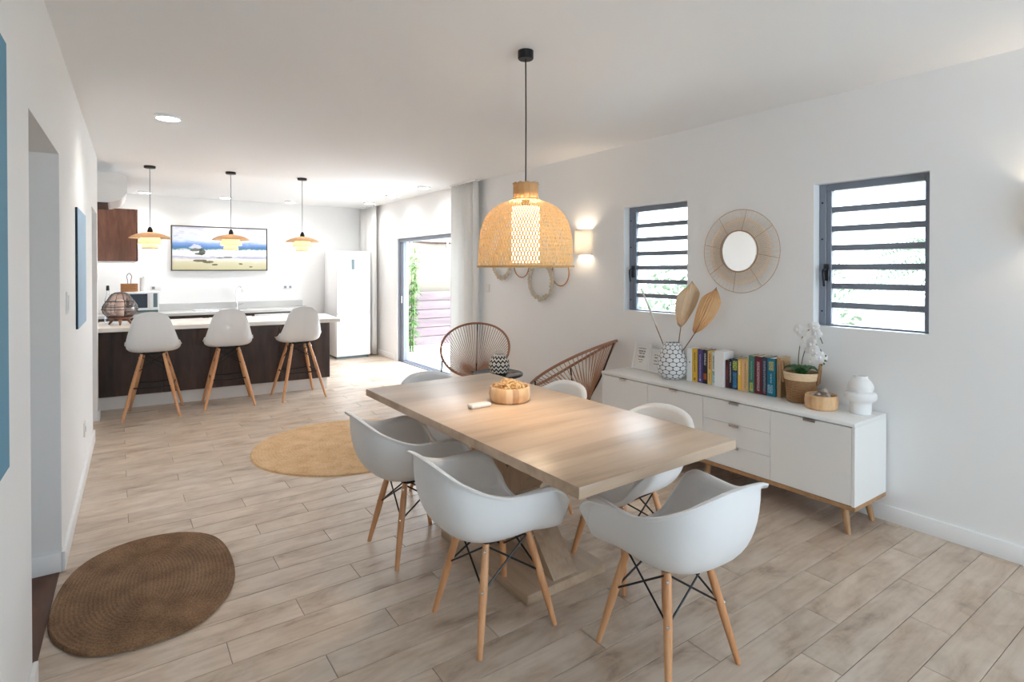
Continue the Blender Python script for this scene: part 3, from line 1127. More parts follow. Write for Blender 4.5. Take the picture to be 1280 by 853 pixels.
mw = empty('microwave', (0.272, 9.72, 0.868), 0, 'white microwave oven in the corner of the back worktop', 'microwave')
MB().box((-0.215, -0.17, 0.02), (0.215, 0.19, 0.315), 0.008, 2).build('body', M['white_gloss'], mw)
dr = MB().box((-0.212, -0.192, 0.055), (0.105, -0.171, 0.312), 0.004, 2).build('door', M['white_gloss'], mw)
MB().box((-0.175, -0.197, 0.085), (0.075, -0.193, 0.285), 0.001, 1).build('window', M['darkglass'], dr)
MB().box((0.105, -0.212, 0.07), (0.118, -0.19, 0.30), 0.003, 1).build('handle', M['white_gloss'], dr)
pn = MB().box((0.122, -0.190, 0.055), (0.212, -0.171, 0.312), 0.003, 1).build('control_panel', M['white_gloss'], mw)
MB().box((0.145, -0.194, 0.09), (0.195, -0.191, 0.29), 0.001, 1).build('display', M['tonal'], pn)
MB().box((-0.205, -0.180, 0.022), (0.205, -0.172, 0.05), 0.001, 1).build('lower_strip', M['tonal'], mw)
for sx in (-0.18, 0.18):
    for sy in (-0.14, 0.15):
        MB().lathe([(0, 0), (0.014, 0), (0.016, 0.022), (0, 0.022)], 10, Matrix.Translation((sx, sy, 0))).build('foot', M['black'], mw)
wb = empty('wicker_box', (0.135, 9.70, 1.184), 0, 'honey coloured wicker box with a looped handle on the microwave', 'box')
m = MB()
for i in range(7):
    z = 0.006 + i * 0.0165
    a, b = 0.096, 0.075
    pts = []
    for k in range(32):
        an = 2 * PI * k / 32
        ca, sa = math.cos(an), math.sin(an)
        e = 0.35
        pts.append((a * math.copysign(abs(ca) ** e, ca), b * math.copysign(abs(sa) ** e, sa), z))
    m.tube(pts, 0.009, 6, True)
m.build('weave', M['wicker'], wb)
MB().box((-0.092, -0.071, 0.0), (0.092, 0.071, 0.008)).build('bottom', M['wicker'], wb, False)
MB().tube(catmull([(-0.018, -0.074, 0.06), (-0.020, -0.05, 0.16), (-0.03, -0.02, 0.215), (0.0, 0.0, 0.262), (0.03, -0.02, 0.215), (0.020, -0.05, 0.16), (0.018, -0.074, 0.06)], 5), 0.004, 6).build('handle', M['rail_post'], wb)
pr = empty('paper_roll', (0.302, 9.70, 1.184), 0, 'white paper towel roll standing on the microwave', 'paper roll')
MB().lathe([(0, 0), (0.042, 0), (0.042, 0.195), (0.018, 0.195), (0.018, 0.17), (0, 0.17)], 28).build('roll', M['ceramic'], pr)
MB().lathe([(0, 0.17), (0.006, 0.17), (0.006, 0.215), (0, 0.216)], 12).build('core_pin', M['steel'], pr)

fr = empty('fridge', (3.255, 9.25, 0), 0, 'tall white fridge freezer in the kitchen corner', 'fridge')
MB().box((-0.288, 0.05, 0.04), (0.288, 0.68, 1.81), 0.006, 2).build('body', M['white_gloss'], fr)
MB().box((-0.27, 0.06, 0.0), (0.27, 0.62, 0.045)).build('plinth', M['tonal'], fr, False)
up = MB().box((-0.288, 0.0, 0.756), (0.288, 0.048, 1.81), 0.010, 3).build('door', M['white_gloss'], fr)
lo_ = MB().box((-0.288, 0.0, 0.045), (0.288, 0.048, 0.748), 0.006, 3).build('door', M['white_gloss'], fr)
MB().box((-0.04, -0.004, 1.50), (0.01, 0.002, 1.67), 0.001, 1).build('display', M['tonal'], up)
MB().box((-0.26, 0.006, 0.735), (0.27, 0.05, 0.762)).build('grip_recess', M['handle_white'], fr, False)
MB().box((0.20, -0.003, 0.765), (0.235, 0.002, 0.775), 0.001, 1).build('badge', M['steel'], up)


# seascape painting
def seascape():
    k = NT('seascape painting')
    tc = k.node('ShaderNodeTexCoord')
    sx = k.node('ShaderNodeSeparateXYZ')
    k.link(tc.outputs['Generated'], sx.inputs[0])
    X, Z = sx.outputs[0], sx.outputs[2]
    mp = k.node('ShaderNodeMapping')
    mp.inputs['Scale'].default_value = (4.0, 1.0, 9.0)
    k.link(tc.outputs['Generated'], mp.inputs[0])
    nz = k.node('ShaderNodeTexNoise', i_Scale=1.0, i_Detail=5.0, i_Distortion=0.8)
    k.link(mp.outputs[0], nz.inputs['Vector'])
    mf = k.node('ShaderNodeMapping')
    mf.inputs['Scale'].default_value = (16.0, 1.0, 22.0)
    k.link(tc.outputs['Generated'], mf.inputs[0])
    fz = k.node('ShaderNodeTexNoise', i_Scale=1.0, i_Detail=4.0, i_Distortion=1.0)
    k.link(mf.outputs[0], fz.inputs['Vector'])
    zz = k.math('ADD', Z, k.math('ADD', k.math('MULTIPLY', k.math('SUBTRACT', nz.outputs[0], 0.5), 0.12), k.math('MULTIPLY', k.math('SUBTRACT', fz.outputs[0], 0.5), 0.07)))
    c = k.ramp(zz, [(0.0, srgb(196, 190, 150)), (0.16, srgb(206, 202, 172)), (0.24, srgb(226, 224, 216)), (0.30, srgb(178, 178, 200)), (0.34, srgb(232, 234, 238)), (0.46, srgb(226, 232, 238)),
                    (0.485, srgb(74, 122, 134)), (0.53, srgb(84, 124, 186)), (0.62, srgb(130, 160, 210)), (0.68, srgb(206, 214, 226)), (1.0, srgb(214, 216, 230))])
    cl = k.node('ShaderNodeTexNoise', i_Scale=1.4, i_Detail=4.0)
    k.link(mp.outputs[0], cl.inputs['Vector'])
    cm = k.math('MULTIPLY', k.math('GREATER_THAN', Z, 0.72), k.math('SMOOTHSTEP' if False else 'MULTIPLY', k.math('GREATER_THAN', cl.outputs[0], 0.56), 0.6))
    c = k.mix(cm, c, srgb(186, 182, 212))

    def blob(c, cx, cz, rx, rz, colr, amt=0.9, wob=1.3):
        dx = k.math('DIVIDE', k.math('SUBTRACT', X, cx), rx)
        dz = k.math('DIVIDE', k.math('SUBTRACT', Z, cz), rz)
        d = k.math('ADD', k.math('MULTIPLY', dx, dx), k.math('MULTIPLY', dz, dz))
        d = k.math('ADD', d, k.math('MULTIPLY', k.math('SUBTRACT', fz.outputs[0], 0.5), wob * 2))
        return k.mix(k.math('MULTIPLY', k.math('LESS_THAN', d, 1.0), amt), c, colr)
    c = blob(c, 0.23, 0.53, 0.06, 0.06, srgb(226, 226, 234), 0.7, 1.6)
    c = blob(c, 0.235, 0.465, 0.06, 0.035, srgb(84, 88, 70))
    c = blob(c, 0.30, 0.42, 0.035, 0.075, srgb(58, 66, 52))
    c = blob(c, 0.28, 0.375, 0.06, 0.025, srgb(70, 74, 62))
    c = blob(c, 0.57, 0.30, 0.05, 0.02, srgb(90, 92, 92), 0.8)
    c = blob(c, 0.48, 0.285, 0.035, 0.016, srgb(100, 102, 104), 0.8)
    c = blob(c, 0.28, 0.215, 0.07, 0.03, srgb(92, 84, 58))
    c = blob(c, 0.36, 0.18, 0.06, 0.03, srgb(96, 88, 62))
    c = blob(c, 0.43, 0.12, 0.03, 0.02, srgb(80, 72, 52))
    c = blob(c, 0.71, 0.14, 0.022, 0.02, srgb(90, 86, 66))
    c = blob(c, 0.82, 0.07, 0.02, 0.014, srgb(90, 86, 66))
    c = blob(c, 0.82, 0.29, 0.16, 0.03, srgb(170, 172, 204), 0.6)
    k.link(c, k.b.inputs['Base Color'])
    k.b.inputs['Roughness'].default_value = 0.6
    k.bump(nz.outputs[0], 0.15, 0.004)
    return k.m


pa = empty('painting', (1.36, YB, 1.83), 0, 'framed panoramic seascape painting with surf and dark rocks above the sink', 'painting')
MB().box((-0.675, -0.032, -0.335), (0.675, -0.006, 0.335)).build('canvas', seascape(), pa, False)
m = MB()
for (a, b) in [((-0.69, -0.042, -0.35), (0.69, -0.002, -0.337)), ((-0.69, -0.042, 0.337), (0.69, -0.002, 0.35)), ((-0.69, -0.042, -0.337), (-0.677, -0.002, 0.337)), ((0.677, -0.042, -0.337), (0.69, -0.002, 0.337))]:
    m.box(a, b, 0.002, 1)
m.build('frame', pmat('dark olive frame', srgb(62, 58, 46), 0.5), pa)

# wall cabinet and air conditioner
wc = empty('wall_cabinet', (0, 0, 0), 0, 'reddish walnut wall cabinet mounted in the kitchen corner', 'cabinet')
MB().box((-0.259, 8.25, 1.60), (0.185, 9.2, 2.235), 0.002, 1).build('carcass', M['redwood'], wc)
for i in range(2):
    dd = MB().box((0.187, 8.252 + 0.474 * i, 1.602), (0.205, 8.724 + 0.474 * i, 2.233), 0.002, 1).build('door', M['redwood'], wc)
    MB().box((0.206, 8.68 - 0.41 * i if i == 0 else 8.75, 1.62), (0.222, (8.68 if i == 0 else 8.75) + 0.012, 1.76), 0.003, 1).build('handle', M['steel'], dd)
MB().box((-0.24, 8.27, 1.585), (0.18, 9.18, 1.60)).build('light_strip', M['white_gloss'], wc, False)
ac = empty('air_conditioner', (-0.26, 7.2, 2.20), 0, 'white wall-mounted air conditioner above the wall cabinet', 'air conditioner')
prof = [(0.0, 0.31), (0.26, 0.31), (0.335, 0.285), (0.350, 0.20), (0.335, 0.10), (0.29, 0.04), (0.20, 0.0), (0.0, 0.0)]
pp = catmull([(p[0], 0, p[1]) for p in prof[1:-1]], 4)
pl = [(0.0, 0, 0.31)] + [tuple(p) for p in pp] + [(0.0, 0, 0.0)]
n = len(pl)
vs_ = [(x, 0, z) for x, y, z in pl] + [(x, 0.85, z) for x, y, z in pl]
fs = [tuple(range(n)), tuple(range(2 * n - 1, n - 1, -1))] + [(i, (i + 1) % n, n + (i + 1) % n, n + i) for i in range(n)]
MB().raw(vs_, fs).build('body', M['white_gloss'], ac, True, 30)
MB().box((0.20, 0.03, -0.004), (0.305, 0.82, 0.006), 0.002, 1, Matrix.Translation((0.01, 0, 0.012)) @ Matrix.Rotation(R(-22), 4, 'Y')).build('flap', M['white_gloss'], ac)
MB().box((0.06, 0.05, -0.008), (0.18, 0.80, -0.001), 0.001, 1).build('outlet_slot', M['alu_dark'], ac)

# ------------------------------------------------------------------ kitchen pendants
pk = empty('pendant_lamp')
MB().lathe([(0, 0), (0.055, 0), (0.055, -0.022), (0.05, -0.025), (0, -0.025)], 28).build('ceiling_rose', M['black'], pk)
MB().tube([(0, 0, -0.025), (0, 0, -0.68)], 0.004, 6).build('cord', M['alu'], pk)
MB().lathe([(0, -0.66), (0.012, -0.66), (0.025, -0.69), (0.028, -0.735), (0, -0.735)], 18).build('cap', M['black'], pk)


def tier(prof_, name, mt='amberglass_shade'):
    t = MB().lathe(prof_, 44).build(name, M[mt], pk)
    t.modifiers.new('t', 'SOLIDIFY').thickness = 0.003


tier([(0.03, -0.72), (0.08, -0.728), (0.13, -0.744), (0.175, -0.766), (0.195, -0.783)], 'upper_shade')
tier([(0.062, -0.745), (0.085, -0.775), (0.105, -0.815), (0.112, -0.845)], 'middle_shade', 'milkglass_shade')
tier([(0.05, -0.83), (0.068, -0.85), (0.076, -0.87), (0.078, -0.895)], 'lower_shade', 'milkglass_shade')
MB().ball((0, 0, -0.79), (0.022, 0.022, 0.03), 12, 8).build('bulb', M['bulb'], pk)
m = MB()
for k in range(3):
    a = 2 * PI * k / 3
    m.tube([(0.028 * math.cos(a), 0.028 * math.sin(a), -0.735), (0.07 * math.cos(a), 0.07 * math.sin(a), -0.87)], 0.0025, 5)
m.build('stay', M['steel'], pk)
for i, (x, y, lab) in enumerate([(0.29, 7.22, 'tiered peach glass pendant lamp over the left end of the island'), (1.07, 7.14, 'tiered peach glass pendant lamp over the middle of the island, before the painting'),
                                 (1.86, 7.12, 'tiered peach glass pendant lamp over the fridge end of the island')]):
    o = pk if i == 0 else copy_tree(pk)
    o.location = (x, y, H)
    tag(o, lab, 'pendant lamp', 'tiered glass pendants above the island')
    lamp('pendant_glow', 'POINT', (x, y, H - 0.80), 11, (1, 0.82, 0.62), 0.03)

# ------------------------------------------------------------------ ceiling downlights
dl = empty('downlight')
MB().lathe([(0, 0), (0.088, 0), (0.090, -0.012), (0.080, -0.022), (0.076, -0.022), (0.074, -0.014), (0, -0.014)], 36).build('trim_ring', M['white_gloss'], dl)
MB().lathe([(0, -0.0145), (0.073, -0.0145), (0.072, -0.0185), (0, -0.020)], 36).build('lens', M['lens'], dl)
for i, (x, y, e, lab) in enumerate([(0.307, 4.80, 8, 'round ceiling downlight on its own above the left side of the room'),
                                    (0.327, 9.62, 9, 'round ceiling downlight by the wall cabinet in the kitchen'),
                                    (1.37, 9.62, 9, 'round ceiling downlight above the seascape painting'),
                                    (2.33, 9.62, 9, 'round ceiling downlight between painting and fridge'),
                                    (3.45, 9.05, 7, 'round ceiling downlight by the back curtain'),
                                    (3.40, 8.0, 7, 'round ceiling downlight above the far part of the sliding door'),
                                    (3.40, 6.9, 7, 'round ceiling downlight nearest the long white curtain')]):
    o = dl if i == 0 else copy_tree(dl)
    o.location = (x, y, H)
    tag(o, lab, 'downlight', 'round ceiling downlights')
    lamp('downlight_beam', 'SPOT', (x, y, H - 0.03), e * 2.2, (1, 0.98, 0.95), 0.05, (0, 0, 0), R(150), 1.0)

# ------------------------------------------------------------------ big woven pendant over the table
bp = empty('woven_pendant', (1.717, 2.316, H), 0, 'large dome pendant lamp of woven bamboo over the dining table', 'pendant lamp')
MB().lathe([(0, 0), (0.040, 0), (0.040, -0.038), (0.037, -0.042), (0, -0.042)], 32).build('ceiling_rose', M['black'], bp)
MB().tube([(0, 0, -0.042), (0.002, 0, -0.35), (0, 0, -0.70)], 0.0035, 6).build('cord', M['black'], bp)
m = MB()
nseg = 40
cr = []
for k in range(nseg):
    a = 2 * PI * k / nseg
    cr.append((0.0625 + 0.002 * math.sin(k * 2.3), 0.003 * math.sin(k * 1.7)))
vs_, fs = [], []
for j, z in enumerate((-0.765, -0.72, -0.688, -0.678)):
    for k in range(nseg):
        a = 2 * PI * k / nseg
        r_ = cr[k][0] + (0.004 if j == 3 else 0)
        vs_.append((r_ * math.cos(a), r_ * math.sin(a), z + (cr[k][1] if j == 3 else 0)))
for j in range(3):
    for k in range(nseg):
        fs.append((j * nseg + k, j * nseg + (k + 1) % nseg, (j + 1) * nseg + (k + 1) % nseg, (j + 1) * nseg + k))
o = m.raw(vs_, fs).build('collar', M['leather'], bp)
o.modifiers.new('t', 'SOLIDIFY').thickness = 0.004
dome = [(0.066, -0.762), (0.095, -0.772), (0.14, -0.790), (0.18, -0.82), (0.21, -0.86), (0.229, -0.91), (0.239, -0.97), (0.243, -1.03), (0.245, -1.10)]
dp = catmull([(r_, 0, z) for r_, z in dome], 4)
NS = 100
m = MB()
for sgn in (-1, 1):
    for k in range(NS):
        rows = []
        for j, p in enumerate(dp):
            t = j / (len(dp) - 1)
            a = 2 * PI * k / NS + sgn * t * 0.80
            hw = 0.0140 * p.x
            ro = p.x + (0.0016 if (j + k) % 2 == 0 else -0.0016) * sgn
            da = hw / max(p.x, 0.02)
            rows.append(((ro * math.cos(a - da), ro * math.sin(a - da), p.z), (ro * math.cos(a + da), ro * math.sin(a + da), p.z)))
        vs_ = [q for pr_ in rows for q in pr_]
        m.raw(vs_, [(2 * i, 2 * i + 1, 2 * i + 3, 2 * i + 2) for i in range(len(rows) - 1)])
m.build('woven_shade', M['weave'], bp, True, 60, kind='stuff')
MB().tube([(0.246 * math.cos(2 * PI * k / 60), 0.246 * math.sin(2 * PI * k / 60), -1.105) for k in range(60)], 0.0055, 6, True).build('bottom_hoop', M['bamboo_plain'], bp)
MB().tube([(0.069 * math.cos(2 * PI * k / 40), 0.069 * math.sin(2 * PI * k / 40), -0.763) for k in range(40)], 0.005, 6, True).build('top_hoop', M['bamboo_plain'], bp)
o = MB().lathe([(0.072, -0.80), (0.072, -1.085)], 40).build('diffuser', M['diffuser'], bp)
o.modifiers.new('t', 'SOLIDIFY').thickness = 0.002
MB().lathe([(0.004, -0.684), (0.061, -0.684), (0.061, -0.688), (0.004, -0.688)], 30).build('collar_light_stop', M['leather'], bp)  # hidden disc added to keep the lamp's light off the ceiling
MB().lathe([(0, -0.70), (0.02, -0.70), (0.02, -0.80), (0, -0.80)], 16).build('bulb_holder', M['black'], bp)
MB().ball((0, 0, -0.86), (0.03, 0.03, 0.042), 14, 10).build('bulb', M['bulb'], bp)
lamp('woven_pendant_glow', 'POINT', (1.717, 2.316, H - 0.97), 14, (1, 0.82, 0.60), 0.06)


# ------------------------------------------------------------------ wall sconces
def sconce(y, lab, e):
    s = empty('wall_sconce', (XR, y, 1.64), 0, lab, 'wall lamp', 'plaster wall lamps')
    m = MB()
    n = 14
    outer = [(-0.10 * math.sin(PI * k / n) ** 0.6, -0.095 * math.cos(PI * k / n)) for k in range(n + 1)]
    vs_ = []
    for z in (0.0, 0.25):
        for (x, yy) in outer:
            vs_.append((x - 0.002, yy, z))
    fs = [(k, k + 1, n + 2 + k, n + 1 + k) for k in range(n)]
    o = m.raw(vs_, fs).build('shade', M['milkplaster'], s)
    sd = o.modifiers.new('t', 'SOLIDIFY')
    sd.thickness = 0.008
    MB().box((-0.012, -0.03, 0.08), (-0.001, 0.03, 0.17), 0.003, 1).build('back_plate', M['white_gloss'], s)
    MB().tube([(-0.012, 0, 0.125), (-0.045, 0, 0.125)], 0.012, 10).build('bulb_holder', M['white_gloss'], s)
    MB().ball((-0.05, 0, 0.15), (0.016, 0.016, 0.024), 12, 8).build('bulb', M['bulb'], s)
    lamp('sconce_glow', 'POINT', (XR - 0.05, y, 1.83), e, (1, 0.80, 0.58), 0.02)
    lamp('sconce_glow', 'POINT', (XR - 0.05, y, 1.70), e * 0.6, (1, 0.80, 0.58), 0.02)


sconce(4.07, 'half-round plaster wall lamp glowing to the right of the woven pendant', 1.7)
sconce(0.66, 'half-round plaster wall lamp by the right edge of the room', 1.7)


# ------------------------------------------------------------------ curtains
def curtain(name, y0, y1, xc, z0, z1, waves, amp, lab, seed):
    rs = random.Random(seed)
    ph = [rs.uniform(-0.6, 0.6) for _ in range(waves * 2 + 2)]
    n = waves * 10
    rows = 12
    vs_, fs = [], []
    for j in range(rows + 1):
        t = j / rows
        z = z0 + (z1 - z0) * t
        for i in range(n + 1):
            s = i / n
            w_ = waves * s
            a = amp * (0.75 + 0.25 * math.sin(3 * w_ + seed))
            pinch = 1.0 - 0.04 * (1 - t) * math.sin(5 * s)
            x = xc + a * math.sin(2 * PI * w_ + ph[int(w_)] * 0.4 * (1 - t)) * (0.85 + 0.15 * (1 - t))
            vs_.append((x, y0 + (y1 - y0) * s * pinch + 0.008 * math.sin(4 * PI * w_), z))
    for j in range(rows):
        for i in range(n):
            a = j * (n + 1) + i
            fs.append((a, a + 1, a + n + 2, a + n + 1))
    c = empty(name, (0, 0, 0), 0, lab, 'curtain', 'white curtains of the sliding door')
    o = MB().raw(vs_, fs).build('drape', M['sheer'], c, True, 80)
    o.modifiers.new('t', 'SOLIDIFY').thickness = 0.002
    MB().box((xc - amp * 0.9, y0, z1 - 0.002), (xc + amp * 0.9, y1, z1 + 0.018), 0.002, 1).build('rail', M['white_gloss'], c)


curtain('curtain', 5.93, 6.58, 3.655, 0.02, 2.60, 6, 0.042, 'long white gathered curtain on the near side of the sliding door', 2)
curtain('curtain', 9.28, 10.0, 3.655, 0.02, 2.60, 6, 0.04, 'long white gathered curtain behind the fridge in the far corner', 5)

# ------------------------------------------------------------------ left wall pictures and switches
c1 = left(empty('canvas_picture', label='large plain teal blue canvas on the left wall nearest the camera', cat='picture', group='blue canvases on the left wall'))
MB().box((0.004, 0.85, 0.99), (0.038, 1.925, 2.08), 0.002, 1).build('canvas', M['blue'], c1)
MB().box((0.0005, 0.88, 1.02), (0.004, 1.89, 2.05)).build('stretcher', M['oak_leg'], c1, False)
c2 = left(empty('canvas_picture', label='smaller pale blue canvas with dark edges on the left wall beyond the hallway', cat='picture', group='blue canvases on the left wall'))
MB().box((0.0005, 4.44, 1.124), (0.012, 5.13, 1.891), 0.001, 1).build('stretcher', M['canvas_side'], c2)
MB().box((0.012, 4.442, 1.126), (0.014, 5.128, 1.889)).build('canvas', M['paleblue'], c2, False)


def plate(name, lab, cat, parent_fn, lo, hi, bits, ax):
    p = parent_fn(empty(name, label=lab, cat=cat))
    MB().box(lo, hi, 0.002, 2).build('plate', M['socket'], p)
    for (a, b, mt) in bits:
        MB().box(a, b, 0.001, 1).build('rocker' if mt == 'socket' else 'socket_hole', M[mt], p)
    return p


plate('light_switch', 'white light switch beside the hallway opening', 'switch', left, (0, 3.83, 1.26), (0.009, 3.92, 1.38), [((0.009, 3.85, 1.28), (0.013, 3.90, 1.36), 'socket')], 0)
plate('power_socket', 'white power socket low on the left wall', 'socket', left, (0, 5.02, 0.30), (0.009, 5.11, 0.40), [((0.009, 5.05, 0.33), (0.0105, 5.08, 0.37), 'alu')], 0)
ident = lambda o: o
plate('power_socket', 'white power socket on the right wall between the two cord chairs', 'socket', ident, (XR - 0.010, 4.80, 0.25), (XR, 4.88, 0.34), [((XR - 0.012, 4.825, 0.28), (XR - 0.010, 4.855, 0.31), 'alu')], 0)
plate('light_switch', 'white light switch on the right wall beside the near curtain', 'switch', ident, (XR - 0.010, 5.80, 1.22), (XR, 5.88, 1.32), [((XR - 0.014, 5.82, 1.235), (XR - 0.010, 5.86, 1.305), 'socket')], 0)
plate('power_socket', 'white double power socket on the back wall right of the painting', 'socket', ident, (2.30, YB - 0.010, 1.16), (2.46, YB, 1.24), [((2.32, YB - 0.012, 1.18), (2.36, YB - 0.010, 1.22), 'alu'), ((2.40, YB - 0.012, 1.18), (2.44, YB - 0.010, 1.22), 'alu')], 0)
plate('power_socket', 'white power socket on the back wall above the microwave', 'socket', ident, (0.40, YB - 0.010, 1.18), (0.54, YB, 1.26), [((0.42, YB - 0.012, 1.20), (0.46, YB - 0.010, 1.24), 'alu')], 0)


# ------------------------------------------------------------------ rugs
def rug_mat(name, c1, c2, c3, nrm):
    k = NT(name)
    tc = k.node('ShaderNodeTexCoord')
    n1 = k.node('ShaderNodeTexNoise', i_Scale=140.0, i_Detail=3.0)
    k.link(tc.outputs['Object'], n1.inputs['Vector'])
    n2 = k.node('ShaderNodeTexNoise', i_Scale=7.0, i_Detail=5.0)
    k.link(tc.outputs['Object'], n2.inputs['Vector'])
    f = k.math('ADD', k.math('MULTIPLY', n1.outputs[0], 0.55), k.math('MULTIPLY', n2.outputs[0], 0.45))
    k.link(k.ramp(f, [(0.34, c1), (0.5, c2), (0.66, c3)]), k.b.inputs['Base Color'])
    k.b.inputs['Roughness'].default_value = 0.9
    k.bump(n1.outputs[0], nrm, 0.006)
    return k.m


def braided_rug(name, loc, rz, a, b, e, pitch, thick, mat, lab):
    """concentric braided coils: an outline shrunk ring by ring, every coil a rounded ridge"""
    r_ = empty(name, loc, rz, lab, 'rug', 'round jute rugs on the floor')
    m = MB()
    ns = 96
    rings = []
    n = int(min(a, b) / pitch)
    for i in range(n + 1):
        s0 = i / n
        for (f_, z) in ((0.0, thick * 0.80), (0.28, thick * 0.97), (0.5, thick), (0.72, thick * 0.97)):
            s = 1 - (i + f_) * pitch / min(a, b)
            if i == 0 and f_ == 0:
                z = 0.0
            if s <= 0.003:
                continue
            rings.append((s, z))
    prev = None
    for (s, z) in rings:
        ring = []
        aa, bb_ = a - min(a, b) * (1 - s), b - min(a, b) * (1 - s)
        for k in range(ns):
            an = 2 * PI * k / ns
            ca, sa = math.cos(an), math.sin(an)
            ee = 2 / e
            wob = 1 + 0.004 * math.sin(7 * an + 3 * s)
            ring.append(m.bm.verts.new((max(aa, 0.002) * math.copysign(abs(ca) ** ee, ca) * wob, max(bb_, 0.002) * math.copysign(abs(sa) ** ee, sa) * wob, z)))
        if prev:
            for k in range(ns):
                m.bm.faces.new((prev[k], prev[(k + 1) % ns], ring[(k + 1) % ns], ring[k]))
        prev = ring
    m.bm.faces.new(prev)
    m.build('braided_coils', mat, r_, True, 80)
    return r_


braided_rug('jute_rug', (1.61, 4.73, 0.0), 0, 0.765, 0.765, 2.0, 0.026, 0.012, rug_mat('golden jute', srgb(186, 146, 104), srgb(214, 176, 132), srgb(226, 196, 154), 0.5), 'large round golden jute rug between dining table and bar stools')
braided_rug('jute_mat', (0.115, 3.165, 0.004), R(-4), 0.362, 0.525, 2.35, 0.0165, 0.014, rug_mat('dark brown jute', srgb(92, 66, 44), srgb(130, 98, 70), srgb(156, 123, 92), 0.5), 'dark brown oval jute mat at the hallway opening')


# ------------------------------------------------------------------ sideboard
sb = empty('sideboard', (0, 0, 0), 0, 'long white sideboard with drawers on an oak plinth and splayed legs under the windows', 'sideboard')
SX0, SX1 = 3.335, 3.735
SY = [1.435, 1.928, 2.422, 2.92, 3.42]
MB().box((SX0 + 0.019, SY[0] + 0.018, 0.19), (SX1 - 0.002, SY[-1] - 0.018, 0.62)).build('carcass', M['lacquer_in'], sb, False)
MB().box((SX0 - 0.004, SY[0], 0.622), (SX1, SY[-1], 0.645), 0.003, 2).build('top', M['lacquer'], sb)
for y in (SY[0], SY[-1] - 0.018):
    MB().box((SX0, y, 0.175), (SX1, y + 0.018, 0.6215), 0.002, 1).build('side_panel', M['lacquer'], sb)


def front(name, y0, y1, z0, z1, hy):
    f = MB().box((SX0, y0 + 0.0015, z0 + 0.0015), (SX0 + 0.018, y1 - 0.0015, z1 - 0.0015), 0.0012, 1).build(name, M['lacquer'], sb)
    m = MB()
    m.box((SX0 - 0.014, hy - 0.035, z1 - 0.0015), (SX0 + 0.012, hy + 0.035, z1 + 0.0015)).box((SX0 - 0.016, hy - 0.035, z1 - 0.013), (SX0 - 0.014, hy + 0.035, z1 + 0.0015))
    m.build('pull_tab', M['steel'], f, False)


ZB_, ZT_ = 0.178, 0.617
front('door', SY[0] + 0.018, SY[1], ZB_, ZT_, (SY[0] + SY[1]) / 2)
hd = (ZT_ - ZB_) / 3
for k in range(3):
    front('drawer_front', SY[1], SY[2], ZB_ + hd * k, ZB_ + hd * (k + 1), (SY[1] + SY[2]) / 2)
front('door', SY[2], SY[3], ZB_, ZT_, (SY[2] + SY[3]) / 2)
front('door', SY[3], SY[4] - 0.018, ZB_, ZT_, (SY[3] + SY[4]) / 2)
MB().box((SX0 + 0.004, SY[0], 0.150), (SX1, SY[-1], 0.175), 0.002, 1).build('plinth', M['oak_leg'], sb)
for (xa, sx) in ((3.405, -1), (3.668, 0.4)):
    for (yy, sy) in ((1.52, -1), (2.42, 0), (3.33, 1)):
        MB().tube(leg_pts((xa, yy, 0.152), (xa + 0.028 * sx, yy + 0.035 * sy, 0.0)), [0.022, 0.021, 0.0195, 0.018, 0.0165, 0.015, 0.0135], 14).build('leg', M['oak_leg'], sb)

TOP = 0.645


# framed prints leaning on the wall
def print_mat(name, rows):
    k = NT(name)
    tc = k.node('ShaderNodeTexCoord')
    sx = k.node('ShaderNodeSeparateXYZ')
    k.link(tc.outputs['Generated'], sx.inputs[0])
    nz = k.node('ShaderNodeTexNoise', i_Scale=26.0, i_Detail=1.0)
    mp = k.node('ShaderNodeMapping')
    mp.inputs['Scale'].default_value = (1, 1.0, 0.05)
    k.link(tc.outputs['Generated'], mp.inputs[0])
    k.link(mp.outputs[0], nz.inputs['Vector'])
    acc = None
    for (z, hgt, w_) in rows:
        a = k.math('LESS_THAN', k.math('ABSOLUTE', k.math('SUBTRACT', sx.outputs[2], z)), hgt)
        b = k.math('LESS_THAN', k.math('ABSOLUTE', k.math('SUBTRACT', sx.outputs[1], 0.5)), w_)
        r_ = k.math('MULTIPLY', k.math('MULTIPLY', a, b), k.math('GREATER_THAN', nz.outputs[0], 0.44))
        acc = r_ if acc is None else k.math('MAXIMUM', acc, r_)
    k.link(k.mix(acc, srgb(232, 231, 228), srgb(110, 110, 112)), k.b.inputs['Base Color'])
    k.b.inputs['Roughness'].default_value = 0.5
    return k.m


def photo_frame(yc, wdt, hgt, lab, rows, x):
    f = empty('picture_frame', (x, yc, TOP), R(4), lab, 'picture frame', 'small white framed prints on the sideboard')
    T = Matrix.Rotation(R(14), 4, 'Y')
    m = MB()
    b = 0.016
    m.box((-0.016, -wdt / 2, 0.003), (0.0, -wdt / 2 + b, hgt), 0.002, 1, T).box((-0.016, wdt / 2 - b, 0.003), (0, wdt / 2, hgt), 0.002, 1, T)
    m.box((-0.016, -wdt / 2 + b, 0.003), (0, wdt / 2 - b, 0.003 + b), 0.002, 1, T).box((-0.016, -wdt / 2 + b, hgt - b), (0, wdt / 2 - b, hgt), 0.002, 1, T)
    m.build('frame', M['white_gloss'], f)
    MB().box((-0.009, -wdt / 2 + b, 0.003 + b), (-0.004, wdt / 2 - b, hgt - b), 0, 1, T).build('print', print_mat('printed card', rows), f, False)
    MB().box((0.0, -0.02, 0.02), (0.004, 0.02, hgt * 0.8), 0, 1, Matrix.Translation((0.004, 0, 0)) @ Matrix.Rotation(R(14), 4, 'Y')).build('easel_back', M['lacquer_in'], f, False)


